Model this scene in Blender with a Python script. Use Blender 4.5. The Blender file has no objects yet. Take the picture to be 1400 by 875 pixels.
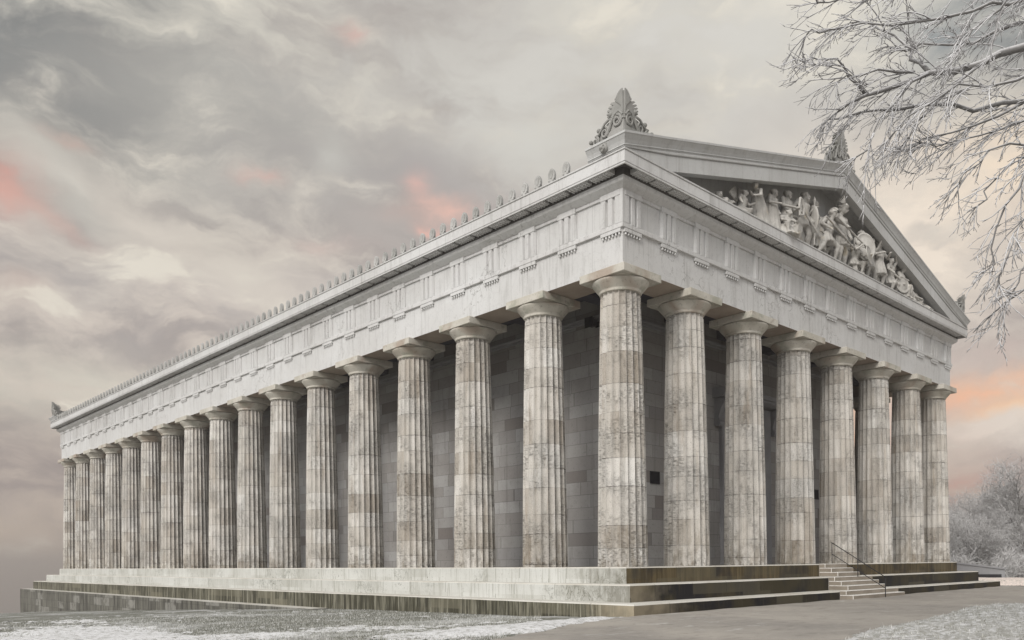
import bpy, bmesh, math, random
from math import radians, sin, cos, pi, sqrt, atan2, hypot
from mathutils import Vector, Matrix, noise as mnoise

random.seed(7)
scn = bpy.context.scene
col = scn.collection
R = radians

# ------------------------------------------------------------------ colour / node helpers
def lin(c):
    o = []
    for v in c[:3]:
        v = v / 255.0
        o.append(v / 12.92 if v <= 0.04045 else ((v + 0.055) / 1.055) ** 2.4)
    return (o[0], o[1], o[2], 1.0)

class NT:
    """small helper round a node tree"""
    def __init__(s, tree):
        s.t = tree; s.n = tree.nodes; s.l = tree.links
    def put(s, sock, v):
        if v is None: return
        if isinstance(v, bpy.types.NodeSocket): s.l.new(v, sock)
        else: sock.default_value = v
    def node(s, typ, ins=None, **kw):
        n = s.n.new(typ)
        for k, v in kw.items(): setattr(n, k, v)
        if ins:
            for k, v in ins.items(): s.put(n.inputs[k], v)
        return n
    def m(s, op, a, b=None, c=None, clamp=False):
        n = s.n.new('ShaderNodeMath'); n.operation = op; n.use_clamp = clamp
        s.put(n.inputs[0], a); s.put(n.inputs[1], b); s.put(n.inputs[2], c)
        return n.outputs[0]
    def v(s, op, a, b=None, scale=None):
        n = s.n.new('ShaderNodeVectorMath'); n.operation = op
        s.put(n.inputs[0], a); s.put(n.inputs[1], b)
        if scale is not None: s.put(n.inputs['Scale'], scale)
        return n.outputs['Value'] if op in ('LENGTH', 'DOT_PRODUCT') else n.outputs['Vector']
    def mix(s, f, a, b, mode='MIX', clamp=True):
        n = s.n.new('ShaderNodeMix'); n.data_type = 'RGBA'; n.blend_type = mode; n.clamp_factor = clamp
        s.put(n.inputs[0], f); s.put(n.inputs[6], a); s.put(n.inputs[7], b)
        return n.outputs[2]
    def noise(s, vec, scale, detail=4, rough=0.55, dist=0.0, out='Fac'):
        n = s.node('ShaderNodeTexNoise', {'Vector': vec, 'Scale': scale, 'Detail': detail, 'Roughness': rough, 'Distortion': dist})
        return n.outputs[out]
    def white(s, vec, out='Value'):
        n = s.node('ShaderNodeTexWhiteNoise', {'Vector': vec}, noise_dimensions='3D')
        return n.outputs[out]
    def voro(s, vec, scale, feature='F1', out='Distance', rnd=1.0):
        n = s.node('ShaderNodeTexVoronoi', {'Vector': vec, 'Scale': scale, 'Randomness': rnd}, feature=feature)
        return n.outputs[out]
    def ramp(s, f, stops, interp='LINEAR'):
        n = s.n.new('ShaderNodeValToRGB'); s.put(n.inputs[0], f)
        cr = n.color_ramp; cr.interpolation = interp
        while len(cr.elements) < len(stops): cr.elements.new(0.5)
        for e, (p, c) in zip(cr.elements, stops):
            e.position = p
            e.color = (c, c, c, 1) if isinstance(c, (int, float)) else (tuple(c) + (1,))[:4]
        return n.outputs[0]
    def rng(s, f, a, b, c=0.0, d=1.0, smooth=False):
        n = s.n.new('ShaderNodeMapRange'); n.clamp = True
        if smooth: n.interpolation_type = 'SMOOTHSTEP'
        s.put(n.inputs[0], f); s.put(n.inputs[1], a); s.put(n.inputs[2], b); s.put(n.inputs[3], c); s.put(n.inputs[4], d)
        return n.outputs[0]
    def sep(s, vec):
        n = s.node('ShaderNodeSeparateXYZ', {0: vec}); return n.outputs
    def comb(s, x=0.0, y=0.0, z=0.0):
        n = s.node('ShaderNodeCombineXYZ', {0: x, 1: y, 2: z}); return n.outputs[0]
    def bump(s, h, strength=0.3, dist=0.02):
        n = s.node('ShaderNodeBump', {'Strength': strength, 'Distance': dist, 'Height': h}); return n.outputs[0]

def material(name):
    m = bpy.data.materials.new(name); m.use_nodes = True
    t = NT(m.node_tree)
    b = m.node_tree.nodes['Principled BSDF']
    b.inputs['Roughness'].default_value = 0.85
    b.inputs['Specular IOR Level'].default_value = 0.25
    t.b = b
    t.geo = t.node('ShaderNodeNewGeometry')
    t.pos = t.geo.outputs['Position']
    t.tc = t.node('ShaderNodeTexCoord')
    return m, t

def flat(name, c, rough=0.7, metal=0.0):
    m, t = material(name)
    nz = t.noise(t.pos, 9.0, 5)
    k = t.rng(nz, 0.3, 0.7, 0.8, 1.15)
    t.put(t.b.inputs['Base Color'], t.mix(1.0, c + (1,), t.node('ShaderNodeCombineColor', {0: k, 1: k, 2: k}).outputs[0], 'MULTIPLY'))
    t.b.inputs['Roughness'].default_value = rough; t.b.inputs['Metallic'].default_value = metal
    return m

# ------------------------------------------------------------------ materials
def mat_marble(name, base=(0.60, 0.59, 0.575), cracks=True):
    m, t = material(name)
    P = t.pos
    x, y, z = t.sep(P)
    n1 = t.noise(P, 0.35, 5)
    n2 = t.noise(t.v('MULTIPLY', P, (3.0, 3.0, 0.35)), 1.6, 6, 0.6)
    n3 = t.noise(P, 14.0, 6, 0.65)
    c = t.mix(t.rng(n1, .35, .65), base + (1,), (base[0] * .88, base[1] * .87, base[2] * .86, 1))
    # big marble blocks, every one a slightly different tone
    u = t.m('ADD', x, y)
    bx = t.m('FLOOR', t.m('MULTIPLY', t.m('ADD', u, 40.0), 1 / 1.9))
    bw = t.white(t.comb(bx, t.m('FLOOR', t.m('MULTIPLY', z, 0.9)), 3.0))
    c = t.mix(t.rng(bw, 0, 1, 0.0, 0.22), c, (base[0] * .80, base[1] * .80, base[2] * .79, 1))
    fbx = t.m('FRACT', t.m('MULTIPLY', t.m('ADD', u, 40.0), 1 / 1.9))
    c = t.mix(t.m('MULTIPLY', t.m('LESS_THAN', fbx, .008), .5), c, (.25, .24, .23, 1))
    # rain streaks
    c = t.mix(t.rng(n2, .53, .72, 0, .50), c, (0.31, 0.305, 0.29, 1))
    n4 = t.noise(t.v('MULTIPLY', P, (7.0, 7.0, 0.5)), 1.3, 5, 0.6)
    c = t.mix(t.m('MULTIPLY', t.rng(n4, .56, .72, 0, .5), t.rng(n1, .45, .6)), c, (.24, .235, .22, 1))
    # soft veins
    ve = t.m('ABSOLUTE', t.m('SUBTRACT', t.noise(P, 0.9, 7, .6, 1.6), .5))
    c = t.mix(t.rng(ve, 0.0, 0.02, .22, 0), c, (.34, .33, .33, 1))
    if cracks:
        cr = t.voro(t.v('ADD', t.v('MULTIPLY', P, (1, 1, .55)), t.v('SCALE', t.noise(P, 1.5, 4, .6, 0, 'Color'), None, 1.1)), 0.9, 'DISTANCE_TO_EDGE')
        msk = t.rng(t.noise(P, .28, 3), .54, .62)
        c = t.mix(t.m('MULTIPLY', t.rng(cr, 0, .016, .65, 0), msk), c, (.17, .16, .15, 1))
    # pits and soot specks
    c = t.mix(t.rng(n3, .61, .72, 0, .5), c, (.20, .19, .18, 1))
    t.put(t.b.inputs['Base Color'], c)
    h = t.m('ADD', t.m('MULTIPLY', n3, .5), n2)
    t.put(t.b.inputs['Normal'], t.bump(h, .25, .02))
    t.b.inputs['Roughness'].default_value = .7
    return m

def mat_column(name):
    m, t = material(name)
    O = t.tc.outputs['Object']
    rnd = t.node('ShaderNodeObjectInfo').outputs['Random']
    off = t.v('ADD', O, t.comb(t.m('MULTIPLY', rnd, 91.7), t.m('MULTIPLY', rnd, 37.3), 0.0))
    x, y, z = t.sep(O)
    # drums: uneven heights
    wob = t.m('MULTIPLY', t.noise(t.comb(t.m('MULTIPLY', rnd, 50.0), 0.0, t.m('MULTIPLY', z, .35)), 1.0, 2), 2.4)
    zz = t.m('ADD', t.m('ADD', t.m('MULTIPLY', z, 1.22), wob), t.m('MULTIPLY', rnd, 7.0))
    d = t.m('FLOOR', zz); fr = t.m('FRACT', zz)
    ang = t.m('MULTIPLY', t.m('ADD', t.m('ARCTAN2', y, x), pi), 20 / (2 * pi))
    fl = t.m('FLOOR', ang)
    fl3 = t.m('FLOOR', t.m('ADD', t.m('MULTIPLY', ang, .45), t.m('MULTIPLY', d, .37)))
    wd = t.white(t.comb(d, t.m('MULTIPLY', rnd, 211.0), 1.0))
    wp = t.white(t.comb(d, fl3, t.m('MULTIPLY', rnd, 131.0)))
    wf = t.white(t.comb(d, fl, t.m('MULTIPLY', rnd, 77.0)))
    lo = t.noise(off, .55, 4)
    tone = t.m('ADD', t.m('MULTIPLY', wd, .46), t.m('ADD', t.m('MULTIPLY', wp, .34), t.m('MULTIPLY', wf, .16)))
    c = t.ramp(tone, [(.06, (.33, .292, .245)), (.20, (.45, .41, .36)), (.40, (.555, .522, .472)), (.66, (.65, .622, .578)), (.92, (.74, .725, .69))])
    # grey weather veil
    c = t.mix(t.rng(lo, .45, .66, 0, .55), c, (.45, .44, .42, 1))
    # rust brown washes running down
    ws = t.noise(t.v('MULTIPLY', off, (2.6, 2.6, .38)), 1.1, 6, .65)
    c = t.mix(t.rng(ws, .55, .68, 0, .48), c, (.30, .235, .17, 1))
    # thin grey runs of rain down the flutes
    wr2 = t.noise(t.v('MULTIPLY', off, (9., 9., .30)), 1.0, 4, .6)
    c = t.mix(t.rng(wr2, .55, .68, 0, .42), c, (.30, .285, .26, 1))
    # broken limestone laminae: short horizontal nicks
    lam = t.noise(t.v('MULTIPLY', off, (9.0, 9.0, 40.0)), 1.0, 4, .75)
    lm = t.rng(t.noise(off, 1.1, 4, .6), .43, .58)
    lam2 = t.m('MULTIPLY', t.rng(lam, .53, .62), t.m('ADD', t.m('MULTIPLY', lm, .85), .05))
    c = t.mix(t.m('MULTIPLY', lam2, .64), c, (.125, .108, .088, 1))
    sp = t.noise(off, 26.0, 4, .75)
    c = t.mix(t.rng(sp, .56, .65, 0, .52), c, (.14, .128, .11, 1))
    c = t.mix(t.rng(sp, .43, .33, 0, .35), c, (.76, .745, .70, 1))
    # weather crust: black broken patches, thickest where the rain strikes
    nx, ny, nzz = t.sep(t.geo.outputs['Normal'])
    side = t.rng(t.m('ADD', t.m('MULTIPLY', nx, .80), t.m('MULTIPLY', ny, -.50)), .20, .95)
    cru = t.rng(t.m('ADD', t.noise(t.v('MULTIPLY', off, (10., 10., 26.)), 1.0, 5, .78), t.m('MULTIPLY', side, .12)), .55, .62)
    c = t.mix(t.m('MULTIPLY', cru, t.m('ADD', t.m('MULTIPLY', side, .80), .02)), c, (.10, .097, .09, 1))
    # damp foot
    foot = t.m('MULTIPLY', t.rng(z, 1.7, 0.0), t.rng(t.noise(t.v('MULTIPLY', off, (2., 2., 1.)), 1.6, 5, .68), .47, .57))
    c = t.mix(t.m('MULTIPLY', foot, .55), c, (.17, .135, .09, 1))
    # joints, some open and dark, some hairline
    jn = t.m('MINIMUM', fr, t.m('SUBTRACT', 1.0, fr))
    jw = t.rng(t.noise(off, 2.2, 3), .35, .65, .002, .014)
    j = t.m('LESS_THAN', jn, jw)
    c = t.mix(t.m('MULTIPLY', j, .65), c, (.07, .06, .055, 1))
    # worn arrises catch pale lime
    fa = t.m('FRACT', ang); ar = t.rng(t.m('MINIMUM', fa, t.m('SUBTRACT', 1.0, fa)), .0, .06, .4, 0)
    c = t.mix(t.m('MULTIPLY', ar, t.rng(t.noise(off, 4.0, 4), .42, .56)), c, (.72, .70, .65, 1))
    t.put(t.b.inputs['Base Color'], c)
    h = t.m('SUBTRACT', t.m('ADD', t.m('MULTIPLY', lam2, -1.0), t.m('MULTIPLY', sp, -.9)), t.m('MULTIPLY', j, 1.5))
    t.put(t.b.inputs['Normal'], t.bump(h, .9, .04))
    t.b.inputs['Roughness'].default_value = .92
    return m

def mat_capital(name):
    m, t = material(name)
    O = t.tc.outputs['Object']
    rnd = t.node('ShaderNodeObjectInfo').outputs['Random']
    off = t.v('ADD', O, t.comb(t.m('MULTIPLY', rnd, 91.7), t.m('MULTIPLY', rnd, 37.3), 0.0))
    n1 = t.noise(off, 1.1, 5); n2 = t.noise(off, 9.0, 6, .65)
    c = t.mix(t.rng(n1, .35, .65), (.56, .535, .48, 1), (.45, .425, .365, 1))
    c = t.mix(t.rng(t.noise(off, .8, 3, .5, .6), .52, .66, 0, .7), c, (.33, .255, .20, 1))
    c = t.mix(t.rng(n2, .57, .68, 0, .5), c, (.14, .13, .11, 1))
    gl = t.rng(t.noise(off, 2.3, 4), .56, .66, 0, .55)
    c = t.mix(gl, c, (.30, .31, .25, 1))
    t.put(t.b.inputs['Base Color'], c)
    t.put(t.b.inputs['Normal'], t.bump(n2, .3, .02))
    return m

def mat_ashlar(name):
    m, t = material(name)
    x, y, z = t.sep(t.pos)
    nx, ny, nz = t.sep(t.geo.outputs['True Normal'])
    isx = t.m('GREATER_THAN', t.m('ABSOLUTE', nx), .5)
    u = t.m('ADD', t.m('MULTIPLY', y, isx), t.m('MULTIPLY', x, t.m('SUBTRACT', 1.0, isx)))
    # uneven courses: warp z in steps, stagger each course by its own amount
    zc = t.m('ADD', t.m('MULTIPLY', z, 1 / .5), t.m('MULTIPLY', t.noise(t.comb(0.0, 0.0, z), .9, 1), .9))
    row = t.m('FLOOR', zc); fz = t.m('FRACT', zc)
    wr = t.white(t.comb(row, 5.0, 2.0))
    uu = t.m('ADD', t.m('MULTIPLY', u, t.rng(wr, 0, 1, .52, .92)), t.m('MULTIPLY', wr, 31.0))
    uu = t.m('ADD', uu, t.m('MULTIPLY', t.noise(t.comb(u, t.m('MULTIPLY', row, 7.3), 0.0), .55, 1), .9))
    cl = t.m('FLOOR', uu); fu = t.m('FRACT', uu)
    w = t.white(t.comb(row, cl, 9.0)); w2 = t.white(t.comb(row, cl, 21.0))
    c = t.ramp(w, [(0.0, (.19, .17, .16)), (.05, (.215, .20, .19)), (.09, (.275, .262, .25)), (.5, (.325, .315, .305)), (.8, (.355, .348, .34)), (1.0, (.405, .40, .395))])
    c = t.mix(t.rng(w2, .55, 1, 0, .5), c, (.30, .30, .305, 1))
    n1 = t.noise(t.pos, 1.0, 6, .6)
    c = t.mix(t.rng(n1, .45, .70, 0, .45), c, (.215, .20, .19, 1))
    st = t.noise(t.v('MULTIPLY', t.pos, (2.5, 2.5, .2)), 1.2, 5, .6)
    c = t.mix(t.rng(st, .56, .75, 0, .5), c, (.15, .14, .135, 1))
    ju = t.m('MINIMUM', fu, t.m('SUBTRACT', 1.0, fu)); jz = t.m('MINIMUM', fz, t.m('SUBTRACT', 1.0, fz))
    j = t.m('MAXIMUM', t.m('LESS_THAN', ju, .009), t.m('LESS_THAN', jz, .016))
    c = t.mix(t.m('MULTIPLY', j, .6), c, (.10, .095, .09, 1))
    c = t.mix(t.rng(t.noise(t.pos, 9., 5, .7), .56, .70, 0, .45), c, (.13, .125, .12, 1))
    t.put(t.b.inputs['Base Color'], c)
    t.put(t.b.inputs['Normal'], t.bump(t.m('SUBTRACT', t.m('MULTIPLY', t.noise(t.pos, 12, 5), .4), j), .4, .02))
    return m

def mat_step(name, kind):
    m, t = material(name)
    P = t.pos; x, y, z = t.sep(P)
    u = t.m('ADD', x, y)
    n1 = t.noise(P, .7, 5); n2 = t.noise(P, 16., 6, .65)
    st = t.noise(t.v('MULTIPLY', P, (4.2, 4.2, .30)), 1.5, 6, .62)
    st2 = t.noise(t.v('MULTIPLY', P, (11., 11., .55)), 1.2, 5, .65)
    rowz = t.m('FLOOR', t.m('MULTIPLY', t.m('ADD', z, 10.01), 1.97))
    ub = t.m('ADD', t.m('MULTIPLY', u, .52), t.m('MULTIPLY', rowz, .43))
    ub = t.m('ADD', ub, t.m('MULTIPLY', t.noise(t.comb(u, 0.0, rowz), .5, 1), .8))
    blk = t.white(t.comb(t.m('FLOOR', ub), rowz, 4.0)); fb = t.m('FRACT', ub)
    jn = t.m('LESS_THAN', t.m('MINIMUM', fb, t.m('SUBTRACT', 1.0, fb)), .006)
    if kind == 'pale':      # flank risers
        c = t.mix(t.rng(n1, .35, .65), (.545, .547, .515, 1), (.44, .44, .405, 1))
        c = t.mix(t.rng(blk, .3, 1, 0, .5), c, (.62, .625, .60, 1))
        c = t.mix(t.rng(st, .54, .70, 0, .55), c, (.24, .235, .19, 1))
        c = t.mix(t.rng(st2, .58, .70, 0, .55), c, (.17, .165, .13, 1))
        wv = t.m('ABSOLUTE', t.m('SUBTRACT', t.noise(P, 1.5, 6, .62, 2.2), .5))
        lm = t.rng(t.noise(P, .33, 3), .50, .60)
        c = t.mix(t.m('MULTIPLY', t.rng(wv, 0, .022, .85, 0), lm), c, (.11, .115, .09, 1))
        sp = t.m('MULTIPLY', t.rng(t.noise(P, 7., 5, .7), .60, .68), t.rng(t.noise(P, .42, 3), .50, .58))
        c = t.mix(t.m('MULTIPLY', sp, .85), c, (.10, .10, .08, 1))
        c = t.mix(t.rng(n2, .60, .70, 0, .5), c, (.16, .16, .13, 1))
        cn = t.m('ADD', y, t.m('MULTIPLY', t.m('SUBTRACT', t.noise(t.v('MULTIPLY', P, (3., 3., 1.4)), 1.5, 6, .7), .5), 7.0))
        c = t.mix(t.rng(cn, 1.2, -1.6, 0, .7), c, (.13, .12, .09, 1))
        jc = (.20, .20, .17, 1)
    elif kind == 'mossy':   # lowest step on the flank
        c = t.mix(t.rng(st, .40, .56), (.20, .19, .145, 1), (.055, .052, .034, 1))
        c = t.mix(t.rng(st2, .50, .62, 0, .85), c, (.034, .033, .025, 1))
        c = t.mix(t.rng(st2, .41, .33, 0, .6), c, (.40, .39, .33, 1))
        c = t.mix(t.rng(blk, .6, 1, 0, .5), c, (.20, .185, .135, 1))
        cn = t.m('ADD', y, t.m('MULTIPLY', t.m('SUBTRACT', t.noise(P, 2.2, 5), .5), 2.6))
        c = t.mix(t.rng(cn, -.6, -2.3, 0, .85), c, (.36, .31, .225, 1))
        jc = (.05, .05, .04, 1)
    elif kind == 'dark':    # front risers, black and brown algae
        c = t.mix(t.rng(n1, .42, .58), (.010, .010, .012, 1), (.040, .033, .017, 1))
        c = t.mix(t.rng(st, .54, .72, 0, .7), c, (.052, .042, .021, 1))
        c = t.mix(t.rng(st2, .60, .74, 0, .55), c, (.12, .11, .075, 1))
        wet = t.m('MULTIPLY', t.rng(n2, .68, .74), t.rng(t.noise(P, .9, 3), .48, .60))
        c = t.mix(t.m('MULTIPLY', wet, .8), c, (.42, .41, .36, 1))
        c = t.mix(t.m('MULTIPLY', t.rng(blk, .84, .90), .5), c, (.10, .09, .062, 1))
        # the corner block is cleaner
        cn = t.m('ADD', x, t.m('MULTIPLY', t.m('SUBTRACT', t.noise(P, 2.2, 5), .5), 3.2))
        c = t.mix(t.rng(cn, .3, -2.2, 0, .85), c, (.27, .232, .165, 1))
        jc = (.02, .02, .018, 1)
    elif kind == 'brown':   # front face of the top step
        c = t.mix(t.rng(st, .40, .60), (.115, .088, .045, 1), (.050, .037, .018, 1))
        c = t.mix(t.rng(st2, .55, .70, 0, .6), c, (.17, .145, .095, 1))
        c = t.mix(t.rng(n1, .52, .64, 0, .75), c, (.022, .021, .021, 1))
        c = t.mix(t.rng(blk, .60, 1, 0, .5), c, (.13, .115, .075, 1))
        jc = (.03, .03, .025, 1)
    elif kind == 'plinth':
        c = t.mix(t.rng(st, .38, .62), (.17, .165, .14, 1), (.05, .048, .042, 1))
        c = t.mix(t.rng(st2, .54, .72, 0, .6), c, (.30, .29, .26, 1))
        pb = t.m('ADD', z, 5.0)
        pr = t.m('FLOOR', t.m('MULTIPLY', pb, 1.9))
        pu = t.m('ADD', t.m('MULTIPLY', u, .62), t.m('MULTIPLY', pr, .47))
        pw = t.white(t.comb(t.m('FLOOR', pu), pr, 8.0))
        pm = t.m('MULTIPLY', t.m('GREATER_THAN', pw, .76), t.rng(t.noise(P, 2.3, 5, .7), .38, .52))
        c = t.mix(t.m('MULTIPLY', pm, .6), c, t.mix(n1, (.24, .235, .215, 1), (.36, .35, .32, 1)))
        fpu = t.m('FRACT', pu); fpz = t.m('FRACT', t.m('MULTIPLY', pb, 1.9))
        c = t.mix(t.m('MULTIPLY', t.m('MAXIMUM', t.m('LESS_THAN', fpu, .02), t.m('LESS_THAN', fpz, .035)), .6), c, (.03, .03, .025, 1))
        jc = (.03, .03, .025, 1)
    else:                   # tread tops: worn stone with hoar frost
        c = t.mix(t.rng(n1, .35, .65), (.60, .585, .54, 1), (.50, .475, .42, 1))
        c = t.mix(t.rng(n2, .56, .72, 0, .4), c, (.30, .285, .24, 1))
        jc = (.22, .2, .17, 1)
    c = t.mix(t.m('MULTIPLY', jn, .65), c, jc)
    t.put(t.b.inputs['Base Color'], c)
    t.put(t.b.inputs['Normal'], t.bump(t.m('SUBTRACT', t.m('ADD', t.m('MULTIPLY', n2, .6), t.m('MULTIPLY', st2, .3)), jn), .4, .02))
    t.b.inputs['Roughness'].default_value = .8
    return m

def mat_statue(name):
    m, t = material(name)
    P = t.pos
    n1 = t.noise(P, 2.1, 5); n2 = t.noise(P, 15., 6, .65)
    c = t.mix(t.rng(n1, .35, .65), (.50, .485, .455, 1), (.38, .365, .34, 1))
    st = t.noise(t.v('MULTIPLY', P, (6., 6., .8)), 1.3, 5, .6)
    c = t.mix(t.rng(st, .55, .72, 0, .6), c, (.21, .20, .18, 1))
    c = t.mix(t.rng(n2, .58, .70, 0, .45), c, (.18, .17, .155, 1))
    li = t.m('MULTIPLY', t.rng(t.noise(P, 1.6, 4), .60, .70), .4)
    c = t.mix(li, c, (.36, .27, .12, 1))
    t.put(t.b.inputs['Base Color'], c)
    t.put(t.b.inputs['Normal'], t.bump(n2, .35, .015))
    return m

def mat_sheltered(name, a, b):
    m, t = material(name)
    n1 = t.noise(t.pos, .8, 5); n2 = t.noise(t.pos, 9, 5, .65)
    c = t.mix(t.rng(n1, .35, .65), a + (1,), b + (1,))
    c = t.mix(t.rng(n2, .58, .72, 0, .5), c, tuple(v * .5 for v in a) + (1,))
    t.put(t.b.inputs['Base Color'], c); t.put(t.b.inputs['Normal'], t.bump(n2, .2, .02))
    return m

def mat_frost(name, bark, frost, lo=-.1, hi=.75, amount=1.0):
    m, t = material(name)
    nx, ny, nz = t.sep(t.geo.outputs['Normal'])
    nn = t.noise(t.pos, 7.0, 4)
    f = t.rng(t.m('ADD', nz, t.m('MULTIPLY', t.m('SUBTRACT', nn, .5), 1.2)), lo, hi, 0, amount)
    c = t.mix(f, bark + (1,), frost + (1,))
    t.put(t.b.inputs['Base Color'], c); t.b.inputs['Roughness'].default_value = .9
    return m

def mat_path(name):
    m, t = material(name)
    P = t.pos
    n1 = t.noise(P, .35, 5, .6); n2 = t.noise(P, 35., 4, .7); n3 = t.noise(t.v('MULTIPLY', P, (1, 2.2, 1)), .8, 5, .6)
    c = t.mix(t.rng(n1, .35, .65), (.37, .342, .305, 1), (.265, .247, .226, 1))
    c = t.mix(t.rng(n3, .58, .74, 0, .55), c, (.15, .138, .124, 1))
    c = t.mix(t.rng(n2, .55, .75, 0, .5), c, (.38, .355, .32, 1))
    c = t.mix(t.rng(n2, .42, .28, 0, .45), c, (.13, .122, .11, 1))
    # dustings of blown snow
    sn = t.m('MULTIPLY', t.rng(t.noise(t.v('MULTIPLY', P, (.8, 2.6, 1)), .9, 6, .65), .60, .70), t.rng(t.noise(P, .16, 2), .44, .58))
    c = t.mix(t.m('MULTIPLY', sn, .75), c, (.62, .61, .60, 1))
    n5 = t.noise(P, 3.0, 5, .7)
    c = t.mix(t.rng(n5, .56, .66, 0, .5), c, (.17, .155, .138, 1))
    c = t.mix(t.rng(n5, .42, .34, 0, .4), c, (.43, .40, .36, 1))
    t.put(t.b.inputs['Base Color'], c)
    t.put(t.b.inputs['Normal'], t.bump(t.m('ADD', n2, n5), .6, .015)); t.b.inputs['Roughness'].default_value = .75
    return m

def mat_ground(name):
    m, t = material(name)
    P = t.pos
    n1 = t.noise(P, .5, 5, .6); n2 = t.noise(P, 9., 6, .7)
    c = t.mix(t.rng(n1, .35, .65), (.135, .135, .105, 1), (.085, .088, .066, 1))
    c = t.mix(t.rng(n2, .46, .60, 0, .65), c, (.45, .45, .43, 1))
    # frost and thin snow, thicker far away over the valley fields
    sn = t.rng(t.noise(P, .23, 7, .68), .50, .60)
    c = t.mix(t.m('MULTIPLY', sn, .6), c, (.62, .62, .62, 1))
    t.put(t.b.inputs['Base Color'], c); t.put(t.b.inputs['Normal'], t.bump(n2, .7, .04))
    return m

def mat_snow(name, tint=(.70, .70, .705), th=.50):
    m, t = material(name)
    P = t.pos
    n = t.noise(P, 6., 6, .7); n2 = t.noise(P, 22., 4, .7)
    c = t.mix(t.rng(n, th, th + .14, 0, .8), tint + (1,), (.25, .245, .215, 1))
    c = t.mix(t.rng(n2, .56, .66, 0, .8), c, (.10, .10, .075, 1))
    t.put(t.b.inputs['Base Color'], c); t.put(t.b.inputs['Normal'], t.bump(n, .7, .04))
    t.b.inputs['Roughness'].default_value = .8
    return m

def mat_grass(name):
    m, t = material(name)
    n = t.noise(t.pos, 1.4, 4); n2 = t.white(t.v('SNAP', t.pos, (.05, .05, 10.)))
    c = t.ramp(t.m('ADD', t.m('MULTIPLY', n, .6), t.m('MULTIPLY', n2, .5)), [(.15, (.14, .14, .105)), (.40, (.28, .28, .245)), (.68, (.58, .58, .56))])
    t.put(t.b.inputs['Base Color'], c)
    return m

M = dict(
    marble=mat_marble('pale_marble', (.63, .63, .625)), frieze=mat_marble('frieze_marble', (.61, .61, .605)),
    cornice=mat_marble('cornice_marble', (.62, .62, .615), False), gable=mat_marble('gable_marble', (.53, .535, .53), False),
    column=mat_column('column_limestone'), capital=mat_capital('capital_limestone'), ashlar=mat_ashlar('ashlar_wall'),
    pale=mat_step('step_pale', 'pale'), mossy=mat_step('step_mossy', 'mossy'), dark=mat_step('step_dark', 'dark'), brown=mat_step('step_brown', 'brown'),
    plinth=mat_step('plinth_blocks', 'plinth'), tread=mat_step('tread_frosted', 'tread'),
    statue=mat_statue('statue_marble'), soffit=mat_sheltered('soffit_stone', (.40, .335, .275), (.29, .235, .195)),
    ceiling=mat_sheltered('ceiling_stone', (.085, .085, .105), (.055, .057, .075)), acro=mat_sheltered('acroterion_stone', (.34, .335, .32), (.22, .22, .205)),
    metal=flat('dark_iron', (.025, .025, .03), .55, .3), black=flat('dark_void', (.012, .012, .016), .8), bronze=flat('dark_bronze', (.035, .032, .03), .5, .5),
    roof=flat('roof_slate', (.16, .16, .165), .7), stair=mat_sheltered('stair_stone', (.33, .29, .24), (.22, .19, .155)), white_stone=flat('frosted_edge', (.70, .68, .64), .8),
    bark=mat_frost('frosted_bark', (.19, .185, .182), (.60, .595, .60), -.1, .8, .9), twig=mat_frost('frosted_twig', (.31, .305, .31), (.68, .675, .68), -.6, .55, .94),
    far_bark=mat_frost('far_bark', (.20, .195, .19), (.5, .5, .5), -.2, .8), far_twig=mat_frost('far_twig', (.34, .33, .325), (.58, .57, .565), -.6, .4),
    path=mat_path('path_gravel'), ground=mat_ground('frosty_ground'), snow=mat_snow('snow'), snow2=mat_snow('old_snow', (.56, .56, .56), .41), grass=mat_grass('frosted_grass'),
    soot_shade=mat_sheltered('soot_and_shade_stone', (.12, .115, .11), (.06, .057, .055)), floor=mat_sheltered('floor_stone', (.30, .28, .25), (.23, .215, .19)), antefix=mat_sheltered('antefix_stone', (.47, .465, .45), (.33, .33, .315)), parapet=mat_sheltered('parapet_stone', (.30, .30, .31), (.23, .23, .24)),
)

# ------------------------------------------------------------------ object helpers
def tag(o, label=None, cat=None, group=None, kind=None):
    if label: o['label'] = label
    if cat: o['category'] = cat
    if group: o['group'] = group
    if kind: o['kind'] = kind
    return o

def finish(name, bm, mats, parent=None, smooth=False, loc=None):
    me = bpy.data.meshes.new(name)
    bmesh.ops.recalc_face_normals(bm, faces=bm.faces[:])
    bm.to_mesh(me); bm.free()
    return link(name, me, mats, parent, smooth, loc)

def link(name, me, mats, parent=None, smooth=False, loc=None):
    for mm in (mats if isinstance(mats, (list, tuple)) else [mats]): me.materials.append(mm)
    if smooth: me.polygons.foreach_set('use_smooth', [True] * len(me.polygons))
    o = bpy.data.objects.new(name, me); col.objects.link(o)
    if loc is not None: o.location = loc
    if parent is not None: o.parent = parent
    return o

def pydata(name, V, F, mats, parent=None, smooth=False, loc=None):
    me = bpy.data.meshes.new(name); me.from_pydata(V, [], F); me.update()
    return link(name, me, mats, parent, smooth, loc)

def empty(name, loc=(0, 0, 0), rz=0.0):
    o = bpy.data.objects.new(name, None); col.objects.link(o); o.location = loc; o.rotation_euler = (0, 0, rz)
    o.empty_display_size = .3
    return o

def dup(o, parent=None, loc=None, rz=None):
    c = o.copy(); col.objects.link(c)
    if parent is not None: c.parent = parent
    if loc is not None: c.location = loc
    if rz is not None: c.rotation_euler = (0, 0, rz)
    for ch in o.children:
        dup(ch, c)
    return c

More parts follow.
